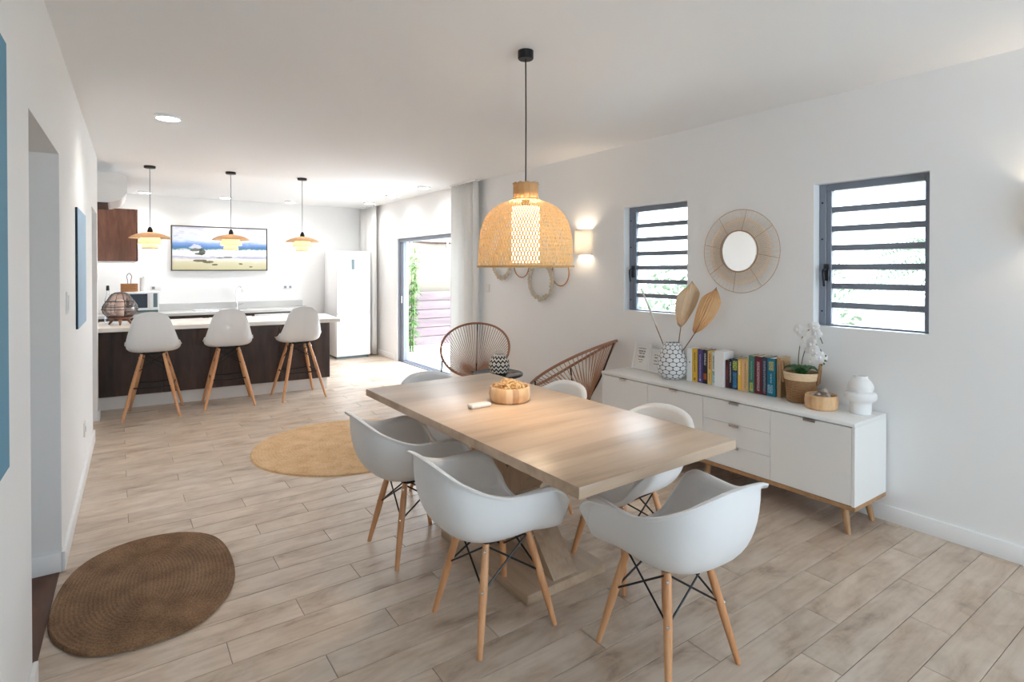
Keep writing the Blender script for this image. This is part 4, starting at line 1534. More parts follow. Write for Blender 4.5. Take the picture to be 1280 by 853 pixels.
photo_frame(3.262, 0.168, 0.226, 'larger white framed print with grey words standing on the sideboard', [(0.86, 0.02, 0.3), (0.74, 0.035, 0.26), (0.64, 0.03, 0.22), (0.50, 0.05, 0.26), (0.36, 0.02, 0.2), (0.26, 0.012, 0.12)], 3.628)
photo_frame(3.085, 0.155, 0.195, 'smaller white framed print half hidden by the patterned vase', [(0.8, 0.022, 0.28), (0.66, 0.03, 0.24), (0.5, 0.035, 0.26), (0.34, 0.02, 0.2)], 3.622)


# patterned vases
def hex_mat():
    k = NT('white vase with dark honeycomb lines')
    tc = k.node('ShaderNodeTexCoord')
    sx = k.node('ShaderNodeSeparateXYZ')
    k.link(tc.outputs['Object'], sx.inputs[0])
    ang = k.math('DIVIDE', k.math('ARCTAN2', sx.outputs[1], sx.outputs[0]), 2 * PI)
    u = k.math('MULTIPLY', ang, 13.0)
    v = k.math('MULTIPLY', sx.outputs[2], 32.0)

    def cell(uo, vo):
        fu = k.math('SUBTRACT', k.math('FRACT', k.math('ADD', u, uo)), 0.5)
        fv = k.math('SUBTRACT', k.math('FRACT', k.math('ADD', k.math('MULTIPLY', v, 0.5), vo)), 0.5)
        return k.math('ADD', k.math('POWER', k.math('ABSOLUTE', k.math('MULTIPLY', fu, 1.0)), 2.0), k.math('POWER', k.math('ABSOLUTE', k.math('MULTIPLY', fv, 1.75)), 2.0))
    d = k.math('MINIMUM', cell(0, 0), cell(0.5, 0.5))
    c = k.ramp(d, [(0.0, srgb(222, 222, 222)), (0.195, srgb(226, 226, 226)), (0.225, srgb(84, 86, 90)), (0.4, srgb(74, 76, 80))])
    k.link(c, k.b.inputs['Base Color'])
    k.b.inputs['Roughness'].default_value = 0.5
    k.bump(k.math('SUBTRACT', 0.3, d), 0.4, 0.01)
    return k.m


pv = empty('patterned_vase', (3.56, 2.868, TOP), 0, 'round white vase with a grey honeycomb pattern holding dried leaves', 'vase')
vp = catmull([(r_, 0, z) for r_, z in [(0.064, 0.0), (0.092, 0.02), (0.112, 0.065), (0.116, 0.11), (0.107, 0.165), (0.088, 0.22), (0.073, 0.262), (0.064, 0.282)]], 4)
MB().lathe([(0, 0)] + [(p.x, p.z) for p in vp] + [(0.058, 0.282), (0.066, 0.25), (0.09, 0.18), (0.09, 0.05), (0, 0.03)], 56).build('body', hex_mat(), pv, True, 60)


def broad_leaf(name, lab, base, tip, curve, w0, mat, side, fold=0.35, ragged=0.02):
    """dried fan leaf: stalk, then a pleated blade along the midrib"""
    t = empty(name, base, 0, lab, 'dried leaf', 'dried palm leaves in the honeycomb vase')
    base = Vector(base)
    tip = Vector(tip) - base
    mid = tip * 0.5 + Vector(curve)
    rib = catmull([(0, 0, 0), mid, tip], 10)
    MB().tube(rib, [0.0042 - 0.0025 * k / (len(rib) - 1) for k in range(len(rib))], 6).build('midrib', M['stem'], t)
    n = len(rib)
    s0 = int(n * 0.42)
    S = Vector(side).normalized()
    nrm = S.cross(tip.normalized()).normalized()
    vs_, fs = [], []
    nw = 8
    for j in range(s0, n):
        q = (j - s0) / (n - 1 - s0)
        prof_ = (math.sin(PI * min(1, q * 0.62 + 0.10)) ** 0.9) * (1 if q < 0.72 else 1 - ((q - 0.72) / 0.28) ** 1.6 * 0.88)
        for i in range(-nw, nw + 1):
            f_ = i / nw
            ww = w0 * prof_ * (1 if f_ < 0 else 0.92)
            pleat = 0.004 * (1 if i % 2 else -1)
            vs_.append(rib[j] + S * (f_ * ww) + nrm * (fold * abs(f_) ** 1.5 * ww + pleat) + tip.normalized() * (0.03 * abs(f_) * (1 - 1.8 * q) - 0.012 * f_))
    c = 2 * nw + 1
    for j in range(n - 1 - s0):
        for i in range(c - 1):
            fs.append((j * c + i, j * c + i + 1, (j + 1) * c + i + 1, (j + 1) * c + i))
    o = MB().raw(vs_, fs).build('blade', mat, t, True, 80)
    o.modifiers.new('t', 'SOLIDIFY').thickness = 0.0012
    return t


broad_leaf('dried_leaf', 'pale upright dried palm leaf in the vase, nearer the window', (3.565, 2.83, 0.80), (3.60, 2.715, 1.415), (0, 0.02, 0.0), 0.085, M['leaf_pale'], (-0.6, 0.8, 0.1))
broad_leaf('dried_leaf', 'tan dried palm leaf leaning toward the rattan mirror', (3.555, 2.82, 0.80), (3.60, 2.50, 1.37), (0, -0.02, -0.02), 0.075, M['leaf_tan'], (-0.5, 0.8, 0.45))
rd = empty('reed', (3.56, 2.90, 0.78), 0, 'thin silvery reed leaning out of the honeycomb vase toward the left', 'reed')
MB().tube(catmull([(0, -0.01, 0), (0.0, 0.11, 0.22), (0.005, 0.205, 0.40)], 6), 0.004, 6).build('stalk', M['stem'], rd)
MB().tube(catmull([(0.003, 0.135, 0.27), (0.005, 0.215, 0.42), (0.01, 0.30, 0.56)], 6), [0.0055, 0.007, 0.0085, 0.009, 0.009, 0.0085, 0.0085, 0.008, 0.0075, 0.007, 0.0065, 0.0055, 0.004], 6).build('plume', M['reed'], rd)

# books
BX = 3.59


def spine_mat(base, ink):
    """ink broken up by fine noise so that it reads as printed lettering"""
    k = NT('spine print')
    tc = k.node('ShaderNodeTexCoord')
    mp = k.node('ShaderNodeMapping')
    mp.inputs['Scale'].default_value = (1.0, 130.0, 210.0)
    k.link(tc.outputs['Object'], mp.inputs[0])
    nz = k.node('ShaderNodeTexNoise', i_Scale=1.0, i_Detail=1.0)
    k.link(mp.outputs[0], nz.inputs['Vector'])
    k.link(k.ramp(nz.outputs[0], [(0.44, base), (0.52, ink)]), k.b.inputs['Base Color'])
    k.b.inputs['Roughness'].default_value = 0.5
    return k.m


def book(y1, y0, h_, dep, colr, lab, accents=(), lean=0.0, x=None, group='books on the sideboard', paper=True):
    """spine faces the room (-X)"""
    w_ = y1 - y0 - 0.0012
    x = BX if x is None else x
    b = empty('book', (x, (y0 + y1) / 2, TOP), 0, lab, 'book', group)
    cm = pmat('book cover', colr, 0.4, var=0.06, scale=15)
    t = 0.0025
    m = MB()
    m.box((0, -w_ / 2, 0), (t, w_ / 2, h_), 0.0006, 1)
    m.box((t, -w_ / 2, 0), (dep, -w_ / 2 + t, h_)).box((t, w_ / 2 - t, 0), (dep, w_ / 2, h_))
    m.build('cover', cm, b, True)
    MB().box((t, -w_ / 2 + t, 0.003), (dep - 0.004, w_ / 2 - t, h_ - 0.003)).build('pages', M['paper'], b, False)
    for (z0, z1, f0, f1, c) in accents:
        MB().box((-0.0006, w_ * (0.5 - f1), h_ * z0), (0.0, w_ * (0.5 - f0), h_ * z1)).build('spine_print', spine_mat(colr, c), b, False)


def bookend(y1, y0, h_, lab, x):
    b = empty('bookend', (x, (y0 + y1) / 2, TOP), 0, lab, 'bookend', 'white bookends')
    w_ = y1 - y0 - 0.001
    MB().box((0.0, -w_ / 2, 0), (0.12, w_ / 2, h_), 0.002, 1).build('block', M['ceramic'], b)
    return b


b1 = bookend(2.752, 2.705, 0.250, 'slim white bookend left of the yellow book', BX - 0.005)
MB().lathe([(0, 0.002), (0.005, 0.001), (0.005, 0), (0, 0)], 10, Matrix.Translation((0.0, -0.005, 0.145)) @ Matrix.Rotation(-PI / 2, 4, 'Y')).build('peg', M['black'], b1)
book(2.704, 2.658, .250, .12, srgb(228, 182, 48), 'bright yellow book beside the white bookend', [(0.3, 0.9, .35, .65, srgb(120, 92, 30)), (0.05, 0.12, .3, .7, srgb(90, 70, 30))])
book(2.656, 2.609, .252, .115, srgb(76, 62, 122), 'purple book next to the yellow one', [(0.15, 0.85, .42, .58, srgb(190, 184, 214)), (0.06, 0.12, .35, .65, srgb(220, 216, 230))])
book(2.608, 2.570, .252, .115, srgb(32, 28, 44), 'dark navy book with a flame on its spine', [(0.12, 0.30, .15, .85, srgb(220, 110, 40)), (0.55, 0.9, .3, .7, srgb(206, 200, 204))])
book(2.568, 2.532, .248, .115, srgb(230, 196, 116), 'pale yellow book with red lettering', [(0.45, 0.92, .3, .75, srgb(170, 70, 52)), (0.10, 0.35, .4, .6, srgb(120, 96, 60))])
book(2.530, 2.500, .244, .115, srgb(216, 226, 218), 'white book with green and blue spine patches', [(0.08, 0.28, .1, .9, srgb(130, 190, 206)), (0.30, 0.42, .1, .9, srgb(60, 136, 92)), (0.5, 0.9, .3, .6, srgb(96, 112, 84))])
bookend(2.498, 2.420, 0.258, 'broad white bookend between the two rows of books', BX - 0.015)
book(2.418, 2.390, .200, .12, srgb(84, 30, 38), 'small maroon book against the broad bookend', [(0.3, 0.8, .4, .6, srgb(150, 90, 90))])
book(2.389, 2.364, .212, .12, srgb(24, 28, 36), 'thin black book with white lettering', [(0.2, 0.9, .3, .7, srgb(190, 196, 200))])
book(2.363, 2.320, .220, .12, srgb(22, 56, 84), 'navy book with a lime title and blue picture', [(0.62, 0.92, .1, .9, srgb(196, 206, 70)), (0.05, 0.55, .15, .85, srgb(70, 140, 190))])
book(2.319, 2.292, .218, .12, srgb(236, 190, 66), 'narrow golden yellow book in the right row', [(0.5, 0.95, .25, .7, srgb(240, 226, 200))])
book(2.291, 2.262, .219, .12, srgb(226, 178, 128), 'peach coloured book in the right row', [(0.1, 0.9, .92, 1.0, srgb(90, 62, 48))])
book(2.261, 2.237, .221, .12, srgb(214, 180, 126), 'tan book beside the tall green one', [(0.2, 0.7, .4, .6, srgb(180, 140, 90))])
book(2.236, 2.193, .256, .125, srgb(58, 118, 104), 'tall sea-green book with a gold patch at its foot', [(0.03, 0.28, .2, .8, srgb(204, 196, 90)), (0.35, 0.85, .4, .6, srgb(120, 170, 150))])
book(2.192, 2.137, .257, .125, srgb(96, 30, 44), 'tall maroon book with pale upright lettering', [(0.08, 0.86, .35, .7, srgb(196, 160, 164))])
book(2.136, 2.100, .259, .125, srgb(52, 58, 76), 'tall slate blue book with silver lettering', [(0.1, 0.9, .3, .7, srgb(140, 146, 160)), (0.02, 0.08, .3, .7, srgb(210, 80, 60))])
book(2.099, 2.042, .256, .135, srgb(24, 118, 146), 'thick turquoise book with a gold title', [(0.68, 0.92, .2, .8, srgb(206, 190, 96)), (0.08, 0.3, .05, .7, srgb(150, 196, 214)), (0.35, 0.6, .4, .55, srgb(170, 206, 216))])
book(2.041, 2.012, .266, .12, srgb(190, 160, 120), 'beige book half hidden behind the plant basket', [(0.4, 0.8, .4, .6, srgb(150, 120, 90))], x=BX + 0.015)
ab = empty('amber_bottle', (3.715, 2.455, TOP), 0, 'small amber bottle peeking out behind the books', 'bottle')
MB().lathe([(0, 0), (0.022, 0), (0.022, 0.19), (0.012, 0.21), (0.012, 0.222), (0, 0.222)], 18).build('body', M['amber'], ab)
MB().lathe([(0, 0.222), (0.016, 0.222), (0.016, 0.255), (0, 0.257)], 16).build('cap', pmat('copper cap', srgb(168, 90, 56), 0.4), ab)

# basket with orchid
bk = empty('basket', (3.622, 1.886, TOP), R(20), 'brown woven basket with a cream rim holding the orchid', 'basket')
m = MB()
rows_ = 13
for i in range(rows_):
    z = 0.008 + i * 0.0108
    rr = 0.076 + 0.024 * (z / 0.185)
    m.tube([(rr * math.cos(2 * PI * k / 40), rr * math.sin(2 * PI * k / 40), z) for k in range(40)], 0.0066, 6, True)
m.build('weave', M['jutebasket'], bk)
m = MB()
for i in range(5):
    z = 0.150 + i * 0.0095
    rr = 0.097 + 0.024 * ((z - 0.14) / 0.185)
    m.tube([(rr * math.cos(2 * PI * k / 40), rr * math.sin(2 * PI * k / 40), z) for k in range(40)], 0.006, 6, True)
m.build('cream_rim', M['basketcream'], bk)
MB().lathe([(0, 0.002), (0.076, 0.002), (0.076, 0.008), (0, 0.008)], 32).build('bottom', M['jutebasket'], bk)
for s in (-1, 1):
    m = MB()
    pts = catmull([(-0.034, s * 0.098, 0.12), (-0.032, s * 0.106, 0.19), (-0.024, s * 0.11, 0.235), (0, s * 0.11, 0.245), (0.024, s * 0.11, 0.235), (0.032, s * 0.106, 0.19), (0.034, s * 0.098, 0.12)], 5)
    m.tube(pts, 0.0085, 8)
    m.build('handle', M['jutebasket'], bk)
oc = empty('orchid', (3.622, 1.886, TOP + 0.012), 0, 'white flowering orchid with arching stems growing in the brown basket', 'orchid')
MB().lathe([(0, 0), (0.06, 0), (0.072, 0.11), (0.078, 0.13), (0, 0.135)], 24).build('soil', M['bark'], oc)
rs = random.Random(11)
for k in range(7):
    a = k * 2 * PI / 7 + 0.4
    m = MB()
    d_ = Vector((math.cos(a), math.sin(a), 0))
    sd = d_.cross(Vector((0, 0, 1)))
    vs_, fs = [], []
    for j in range(7):
        t = j / 6
        c = Vector((0, 0, 0.125)) + d_ * (0.10 * t) + Vector((0, 0, 0.085 * math.sin(t * 2.2)))
        w_ = 0.026 * math.sin(PI * (0.12 + 0.85 * t)) + 0.002
        vs_ += [c - sd * w_ + Vector((0, 0, 0.008)), c, c + sd * w_ + Vector((0, 0, 0.008))]
    for j in range(6):
        for q_ in range(2):
            a0 = j * 3 + q_
            fs.append((a0, a0 + 1, a0 + 4, a0 + 3))
    o = m.raw(vs_, fs).build('leaf', M['green'], oc, True, 80)
    o.modifiers.new('t', 'SOLIDIFY').thickness = 0.002
s1 = catmull([(0.0, 0.01, 0.12), (0.005, 0.02, 0.26), (0.0, -0.005, 0.40), (-0.02, -0.07, 0.462), (-0.03, -0.125, 0.43), (-0.03, -0.15, 0.38)], 6)
s2 = catmull([(0.0, -0.01, 0.12), (0.0, -0.005, 0.24), (-0.005, -0.04, 0.345), (-0.02, -0.10, 0.37), (-0.03, -0.15, 0.32), (-0.03, -0.175, 0.27)], 6)
MB().tube(s1, 0.003, 6).build('stem', M['greenstem'], oc)
MB().tube(s2, 0.003, 6).build('stem', M['greenstem'], oc)


def flower_mesh(seed):
    rs = random.Random(seed)
    m = MB()
    for k in range(5):
        a = 2 * PI * k / 5 + PI / 2
        big = k in (1, 4)
        L = 0.034 if big else 0.032
        w_ = 0.022 if big else 0.013
        d_ = Vector((0, math.cos(a), math.sin(a)))
        s = Vector((1, 0, 0)).cross(d_)
        vs_, fs = [], []
        for j in range(6):
            t = j / 5
            ww = w_ * math.sin(PI * (0.10 + 0.84 * t)) ** 0.7
            for f_ in (-1, -0.5, 0, 0.5, 1):
                vs_.append(d_ * (L * t) + s * (ww * f_) + Vector((-0.006 * math.sin(PI * t) + 0.006 * abs(f_) * t + (0.002 if k % 2 else 0), 0, 0)))
        for j in range(5):
            for i in range(4):
                a0 = j * 5 + i
                fs.append((a0, a0 + 1, a0 + 6, a0 + 5))
        m.raw(vs_, fs)
    m.ball((-0.008, 0, -0.004), (0.006, 0.006, 0.009), 8, 6)
    return m.mesh('flower', M['petal'], True, 70)


FM = [flower_mesh(1), flower_mesh(2)]
O0 = Vector((3.622, 1.886, TOP + 0.012))
for i, (y, z) in enumerate([(1.884, 1.118), (1.862, 1.098), (1.775, 1.140), (1.760, 1.100), (1.852, 1.03), (1.793, 1.035), (1.808, 0.990), (1.763, 0.965), (1.793, 0.925), (1.740, 0.955), (1.775, 0.995)]):
    p = Vector((3.575 + 0.02 * rs.uniform(-1, 1), y, z)) - O0
    o = obj_from('flower', FM[i % 2], oc, p, (rs.uniform(-0.5, 0.5), rs.uniform(-0.3, 0.3), rs.uniform(-0.7, 0.3)))
    s = rs.uniform(0.95, 1.2)
    o.scale = (s, s, s)
for i, (y, z) in enumerate([(1.715, 0.935), (1.722, 0.915), (1.735, 0.905), (1.712, 0.965)]):
    MB().ball(Vector((3.58, y, z)) - O0, (0.006, 0.006, 0.008), 8, 6).build('bud', M['greenstem'], oc)

# wooden bowl with shells
wbw = empty('wooden_bowl', (3.535, 1.715, TOP), 0, 'small rough wooden bowl of shells on the sideboard', 'bowl')
MB().lathe([(0, 0), (0.080, 0), (0.090, 0.01), (0.0935, 0.045), (0.090, 0.082), (0.084, 0.088), (0.078, 0.084), (0.074, 0.05), (0.06, 0.035), (0, 0.032)], 40).build('body', wood('knotty pale wood', srgb(186, 132, 88), srgb(218, 176, 130), srgb(232, 202, 164), 0.6, 'Z', 9, 4, bump=0.2), wbw)


def shell_obj(x, y, z, sx, sy, sz, rz, lab):
    s = empty('seashell', (x, y, z), rz, lab, 'shell', 'shells in the wooden bowl')
    m = MB()
    pts, rad = [], []
    for k in range(18):
        t = k / 17
        a = t * 4.2 * PI
        rr = 0.010 * (1 - t)
        pts.append((t * 0.045 - 0.02, rr * math.cos(a), rr * math.sin(a)))
        rad.append(0.013 * (1 - t) ** 0.8 + 0.001)
    m.tube(pts, rad, 8)
    o = m.build('spiral', M['pebble'], s)
    o.scale = (sx, sy, sz)


for (dx, dy, dz, a, k, lab) in [(-0.03, 0.03, 0.078, 0.4, 1.0, 'grey spiral shell at the front left of the wooden bowl'), (0.01, 0.0, 0.100, 1.3, 1.25, 'largest spiral shell on top in the wooden bowl'),
                                (-0.03, -0.035, 0.080, 2.2, 1.0, 'pale spiral shell at the front right of the wooden bowl'), (0.035, 0.03, 0.080, 3.0, 1.0, 'spiral shell at the back left of the wooden bowl'),
                                (0.035, -0.03, 0.082, -0.6, 1.0, 'spiral shell at the back right of the wooden bowl'), (-0.04, 0.0, 0.088, 0.9, 0.75, 'small spiral shell at the front rim of the wooden bowl')]:
    shell_obj(3.535 + dx, 1.715 + dy, TOP + dz, k, k, k, a, lab)
wv = empty('white_vase', (3.60, 1.52, TOP), 0, 'matt white stacked ring vase at the near end of the sideboard', 'vase')
vp = catmull([(r_, 0, z) for r_, z in [(0.050, 0.0), (0.056, 0.01), (0.057, 0.06), (0.062, 0.075), (0.080, 0.088), (0.085, 0.105), (0.080, 0.125), (0.060, 0.135), (0.066, 0.145), (0.068, 0.165), (0.056, 0.19), (0.040, 0.208), (0.036, 0.225)]], 3)
MB().lathe([(0, 0)] + [(p.x, p.z) for p in vp] + [(0.031, 0.225), (0.034, 0.20), (0.03, 0.1), (0, 0.05)], 44).build('body', M['ceramic'], wv, True, 60)

# ------------------------------------------------------------------ rattan mirror
mr = empty('rattan_mirror', (XR, 2.40, 1.634), 0, 'round mirror in a wide woven rattan sunburst frame', 'mirror')
MX = Matrix.Rotation(-PI / 2, 4, 'Y')   # lathe axis to -X
MB().lathe([(0, 0.030), (0.146, 0.030), (0.150, 0.026), (0.150, 0.012), (0, 0.012)], 60, MX).build('glass', M['mirror'], mr, True, 30, rz=R(-3.6))


def ring(m, r_, x, tr, n=72):
    m.tube([(-x, r_ * math.cos(2 * PI * k / n), r_ * math.sin(2 * PI * k / n)) for k in range(n)], tr, 6, True)


m = MB()
ring(m, 0.306, 0.012, 0.0022)
m.build('outer_hoop', M['rattan_dark'], mr)
m = MB()
ring(m, 0.243, 0.016, 0.002)
ring(m, 0.236, 0.018, 0.0015)
m.build('middle_hoop', M['rattan'], mr)
m = MB()
ring(m, 0.152, 0.03, 0.004)
m.build('inner_hoop', M['rattan_dark'], mr)
m = MB()
for k in range(190):
    a = 2 * PI * k / 190
    da = 0.035 * (1 if k % 2 else -1)
    m.tube([(-0.026, 0.150 * math.cos(a), 0.150 * math.sin(a)), (-0.016, 0.243 * math.cos(a + da), 0.243 * math.sin(a + da))], 0.0026, 4, caps=False)
m.build('inner_weave', M['rattan'], mr, kind='stuff')
m = MB()
for k in range(110):
    a = 2 * PI * k / 110
    da = 0.05 * (1 if k % 2 else -1)
    m.tube([(-0.016, 0.240 * math.cos(a), 0.240 * math.sin(a)), (-0.012, 0.306 * math.cos(a + da), 0.306 * math.sin(a + da))], 0.0013, 4, caps=False)
m.build('outer_weave', M['rattan'], mr, kind='stuff')
for k in range(8):
    a = 2 * PI * k / 8 + 0.15
    MB().tube([(-0.028, 0.148 * math.cos(a), 0.148 * math.sin(a)), (-0.014, 0.306 * math.cos(a + 0.03), 0.306 * math.sin(a + 0.03))], 0.0018, 5).build('spoke', M['rattan_dark'], mr)

# ------------------------------------------------------------------ shell rings hanging on the wall
wh = empty('ring_wall_hanging', (XR, 4.95, 1.5), 0, 'wall hanging of shell and cane rings behind the woven pendant', 'wall decoration')


def shell_ring(yc, zc, r_, seed):
    rs = random.Random(seed)
    m = MB()
    m.tube([(-0.03, yc + r_ * math.cos(2 * PI * k / 48), zc + r_ * math.sin(2 * PI * k / 48)) for k in range(48)], 0.016, 8, True)
    for k in range(110):
        a = 2 * PI * k / 110 + rs.uniform(-.02, .02)
        b = rs.uniform(-1.4, 1.4)
        rr = r_ + 0.022 * math.sin(b)
        m.ball((-0.03 - 0.02 * math.cos(b), yc + rr * math.cos(a), zc + rr * math.sin(a)), (0.009, 0.014, 0.014), 6, 4, Matrix.Rotation(rs.uniform(0, 3), 4, 'X'))
    m.build('shell_ring', M['shellbead'], wh)


def cane_ring(yc, zc, r_, x=0.02):
    MB().tube([(-x, yc + r_ * math.cos(2 * PI * k / 40), zc + r_ * math.sin(2 * PI * k / 40)) for k in range(40)], 0.0065, 6, True).build('cane_ring', M['caneorange'], wh)


shell_ring(0.53, 0.075, 0.175, 1)
shell_ring(-0.21, -0.12, 0.195, 2)
cane_ring(0.16, 0.055, 0.145)
cane_ring(-0.52, -0.035, 0.135)


# ------------------------------------------------------------------ cord lounge chairs
def make_cord_chair():
    t = empty('cord_chair')
    N = 64
    rim = []
    for k in range(N):
        a = 2 * PI * k / N
        y = -0.03 + 0.395 * math.sin(a)
        wdt = 0.372 * (1.0 + 0.07 * math.sin(a))
        x = wdt * math.cos(a)
        z = 0.635 - 0.60 * (y + 0.03) + 0.10 * (math.cos(a) ** 2) * 0.35
        rim.append(Vector((x, y, z)))
    MB().tube(rim, 0.0125, 10, True).build('rim', M['framebrown'], t)
    C = Vector((0, -0.15, 0.345))
    inner = [C + Vector((0.055 * math.cos(2 * PI * k / N), 0.04 * math.sin(2 * PI * k / N), 0.01 * math.cos(4 * PI * k / N))) for k in range(N)]
    m = MB()
    for k in range(N):
        p, q_ = rim[k], inner[k]
        for dd in (0.0,):
            tg = (rim[(k + 1) % N] - rim[k - 1]).normalized() * dd
            mid = (p + q_) / 2 + Vector((0, 0, -0.008))
            m.tube([p + tg, mid, q_], 0.0036, 5, caps=False)
    m.build('cord_web', M['cordbrown'], t, kind='stuff')
    MB().tube(inner[::3], 0.008, 8, True).build('centre_ring', M['black'], t)
    back = rim[int(N * 0.75)]
    fl_, fr_ = rim[int(N * 0.08)], rim[int(N * 0.42)]
    MB().tube(catmull([back, Vector((0, -0.30, 0.55)), Vector((0, -0.18, 0.332))], 6), 0.007, 8).build('back_bar', M['black'], t)
    MB().tube([Vector((0, -0.18, 0.332)), Vector((0, -0.40, 0.0))], 0.008, 8).build('leg', M['black'], t)
    for (p, s) in ((fl_, 1), (fr_, -1)):
        MB().tube(catmull([p + Vector((0, 0, -0.01)), Vector((s * 0.36, 0.14, 0.25)), Vector((s * 0.33, 0.20, 0.0))], 5), 0.008, 8).build('leg', M['black'], t)
    MB().tube(catmull([Vector((-0.345, 0.165, 0.13)), Vector((0, 0.02, 0.29)), Vector((0.345, 0.165, 0.13))], 6), 0.007, 8).build('stretcher', M['black'], t)
    MB().tube([Vector((0, -0.18, 0.332)), Vector((0, 0.02, 0.29))], 0.007, 6).build('stretcher', M['black'], t)
    return t


cc = make_cord_chair()
cc.location = (3.19, 5.23, 0)
cc.rotation_euler = (0, 0, math.atan2(0.575, -0.82))
tag(cc, 'brown string lounge chair facing the room beside the near curtain', 'lounge chair', 'brown string lounge chairs along the right wall')
c3 = copy_tree(cc)
c3.location = (3.375, 3.87, 0)
c3.rotation_euler = (0, 0, math.atan2(0.40, 0.915))
tag(c3, 'brown string lounge chair seen from the side at the end of the sideboard', 'lounge chair', 'brown string lounge chairs along the right wall')

st = empty('side_table', (3.00, 4.50, 0), 0, 'round glossy black side table between the two string chairs', 'side table')
MB().lathe([(0, 0.474), (0.235, 0.474), (0.245, 0.480), (0.245, 0.496), (0.238, 0.50), (0.232, 0.496), (0, 0.496)], 48).build('top', pmat('gloss black top', srgb(52, 54, 58), 0.12), st)
MB().tube([(0, 0, 0.015), (0, 0, 0.475)], 0.014, 10).build('column', M['black'], st)
MB().lathe([(0, 0), (0.15, 0), (0.15, 0.008), (0.02, 0.018), (0, 0.018)], 36).build('foot', M['black'], st)


def zigzag_mat():
    k = NT('black and white zigzag glaze')
    tc = k.node('ShaderNodeTexCoord')
    sx = k.node('ShaderNodeSeparateXYZ')
    k.link(tc.outputs['Object'], sx.inputs[0])
    ang = k.math('DIVIDE', k.math('ARCTAN2', sx.outputs[1], sx.outputs[0]), 2 * PI)
    tri = k.math('ABSOLUTE', k.math('SUBTRACT', k.math('FRACT', k.math('MULTIPLY', ang, 14.0)), 0.5))   # 0..0.5
    z = k.math('MULTIPLY', sx.outputs[2], 1 / 0.23)
    # mirrored about the belly so that diamonds form there
    zm = k.math('ABSOLUTE', k.math('SUBTRACT', z, 0.50))
    q_ = k.math('FRACT', k.math('MULTIPLY', k.math('SUBTRACT', zm, k.math('MULTIPLY', tri, 0.20)), 6.2))
    w_ = k.math('GREATER_THAN', q_, 0.5)
    top = k.math('GREATER_THAN', z, 0.90)
    bot = k.math('LESS_THAN', z, 0.12)
    c = k.mix(w_, srgb(24, 24, 26), srgb(224, 218, 206))
    c = k.mix(top, c, srgb(206, 200, 190))
    c = k.mix(bot, c, srgb(30, 30, 32))
    k.link(c, k.b.inputs['Base Color'])
    k.b.inputs['Roughness'].default_value = 0.45
    return k.m


zv = empty('zigzag_vase', (2.965, 4.42, 0.496), 0, 'round black and white zigzag vase on the black side table', 'vase')
vp = catmull([(r_, 0, z) for r_, z in [(0.060, 0.0), (0.082, 0.02), (0.096, 0.07), (0.097, 0.11), (0.085, 0.155), (0.058, 0.19), (0.042, 0.203), (0.040, 0.218), (0.043, 0.232)]], 4)
MB().lathe([(0, 0)] + [(p.x, p.z) for p in vp] + [(0.036, 0.232), (0.036, 0.2), (0.07, 0.1), (0, 0.05)], 56).build('body', zigzag_mat(), zv, True, 60)

# ------------------------------------------------------------------ things on the dining table
TZ = 0.76
bw = empty('stave_bowl', (1.805, 2.585, TZ), 0, 'round bowl of mixed wooden staves on the dining table', 'bowl')
NST = 20
sm = [wood('acacia stave a', srgb(206, 164, 122), srgb(228, 192, 152), None, 0.5, 'Z', 8, 6), wood('acacia stave b', srgb(178, 138, 102), srgb(206, 168, 130), None, 0.5, 'Z', 8, 6),
      wood('acacia stave c', srgb(222, 190, 152), srgb(236, 212, 182), None, 0.5, 'Z', 8, 6), wood('acacia stave d', srgb(206, 166, 120), srgb(228, 196, 154), None, 0.5, 'Z', 8, 6)]
po = [(0.098, 0.0), (0.112, 0.012), (0.118, 0.045), (0.114, 0.078), (0.110, 0.084), (0.104, 0.084), (0.101, 0.078), (0.104, 0.045), (0.098, 0.016), (0.086, 0.010), (0.086, 0.0)]
stave_me = {}
order = [0, 3, 2, 0, 1, 3, 2, 0, 3, 1, 2, 3, 0, 2, 1, 0, 3, 2, 0, 1]
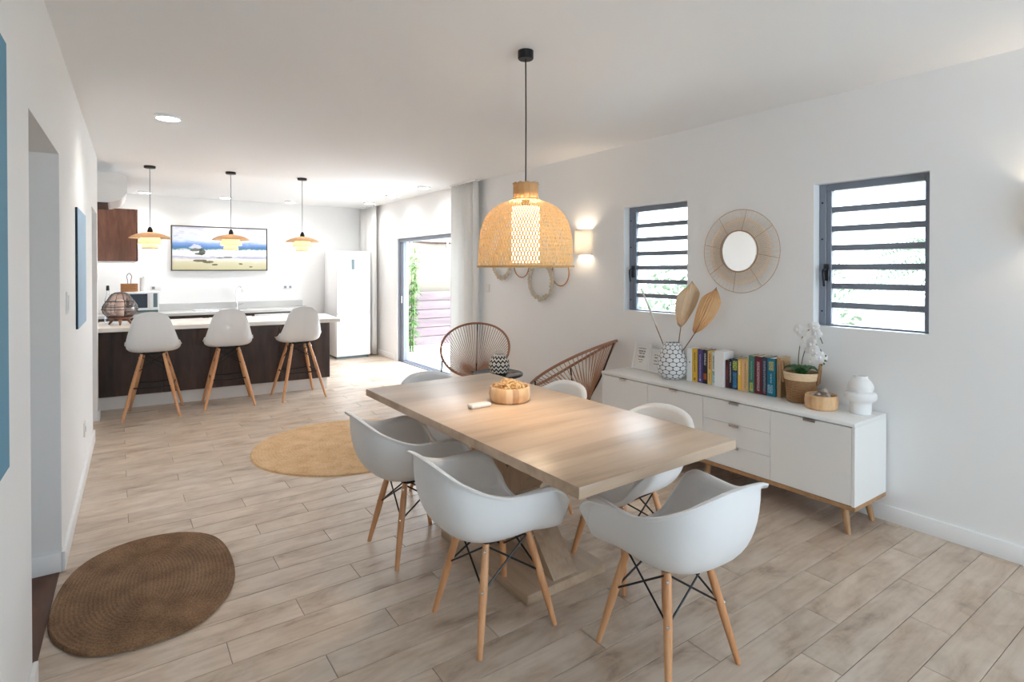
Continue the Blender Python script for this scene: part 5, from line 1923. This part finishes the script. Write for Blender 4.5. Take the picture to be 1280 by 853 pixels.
for k in range(NST):
    ci = order[k]
    if ci not in stave_me:
        mm = MB()
        da = 2 * PI / NST * 0.994
        n = len(po)
        vs_, fs = [], []
        for j in range(4):
            a = -da / 2 + da * j / 3
            vs_ += [(r_ * math.cos(a), r_ * math.sin(a), z) for r_, z in po]
        for j in range(3):
            for i in range(n):
                fs.append((j * n + i, j * n + (i + 1) % n, (j + 1) * n + (i + 1) % n, (j + 1) * n + i))
        fs.append(tuple(range(n)))
        fs.append(tuple(range(4 * n - 1, 3 * n - 1, -1)))
        stave_me[ci] = mm.raw(vs_, fs).mesh('stave', sm[ci], True, 40)
    obj_from('stave', stave_me[ci], bw, None, (0, 0, 2 * PI * k / NST))
MB().lathe([(0, 0.002), (0.088, 0.002), (0.088, 0.012), (0, 0.012)], 36).build('bottom', M['oak_y'], bw)
rs = random.Random(21)
m = MB()
for i in range(64):
    a = rs.uniform(0, 2 * PI)
    rr = 0.078 * math.sqrt(rs.random())
    hz = 0.03 + (0.105 - 0.75 * rr) * rs.random() ** 0.6
    c = Vector((rr * math.cos(a), rr * math.sin(a), hz))
    cr_ = rs.uniform(0.012, 0.028)
    q_ = Matrix.Rotation(rs.uniform(0, PI), 3, 'X') @ Matrix.Rotation(rs.uniform(0, PI), 3, 'Y')
    turns = rs.uniform(1.0, 2.2)
    pts = []
    for k in range(16):
        t = k / 15
        v = Vector((cr_ * math.cos(2 * PI * turns * t), cr_ * math.sin(2 * PI * turns * t), (t - 0.5) * 0.018))
        p = c + q_ @ v
        p.z = max(p.z, 0.018)
        d = math.hypot(p.x, p.y)
        if d > 0.094:
            p.x *= 0.094 / d
            p.y *= 0.094 / d
        pts.append(p)
    m.tube(pts, 0.0030, 5)
cu = m.build('dried_curls', M['curl'], None, True, 60, (1.805, 2.585, TZ))
tag(cu, 'heap of pale dried rattan curls filling the stave bowl', 'dried curls', None, 'stuff')
rm = empty('remote_control', (1.585, 2.555, TZ), R(0), 'slim white remote control lying beside the stave bowl', 'remote control')
MB().box((-0.062, -0.026, 0.001), (0.062, 0.026, 0.022), 0.007, 3).build('body', M['remote'], rm)
for k in range(3):
    MB().lathe([(0, 0), (0.004, 0), (0.0035, 0.0012), (0, 0.0015)], 10, Matrix.Translation((0.005 + 0.014 * k, 0, 0.022))).build('button', M['handle_white'], rm)
MB().box((-0.05, -0.013, 0.022), (-0.015, 0.013, 0.0226)).build('display', M['socket'], rm, False)
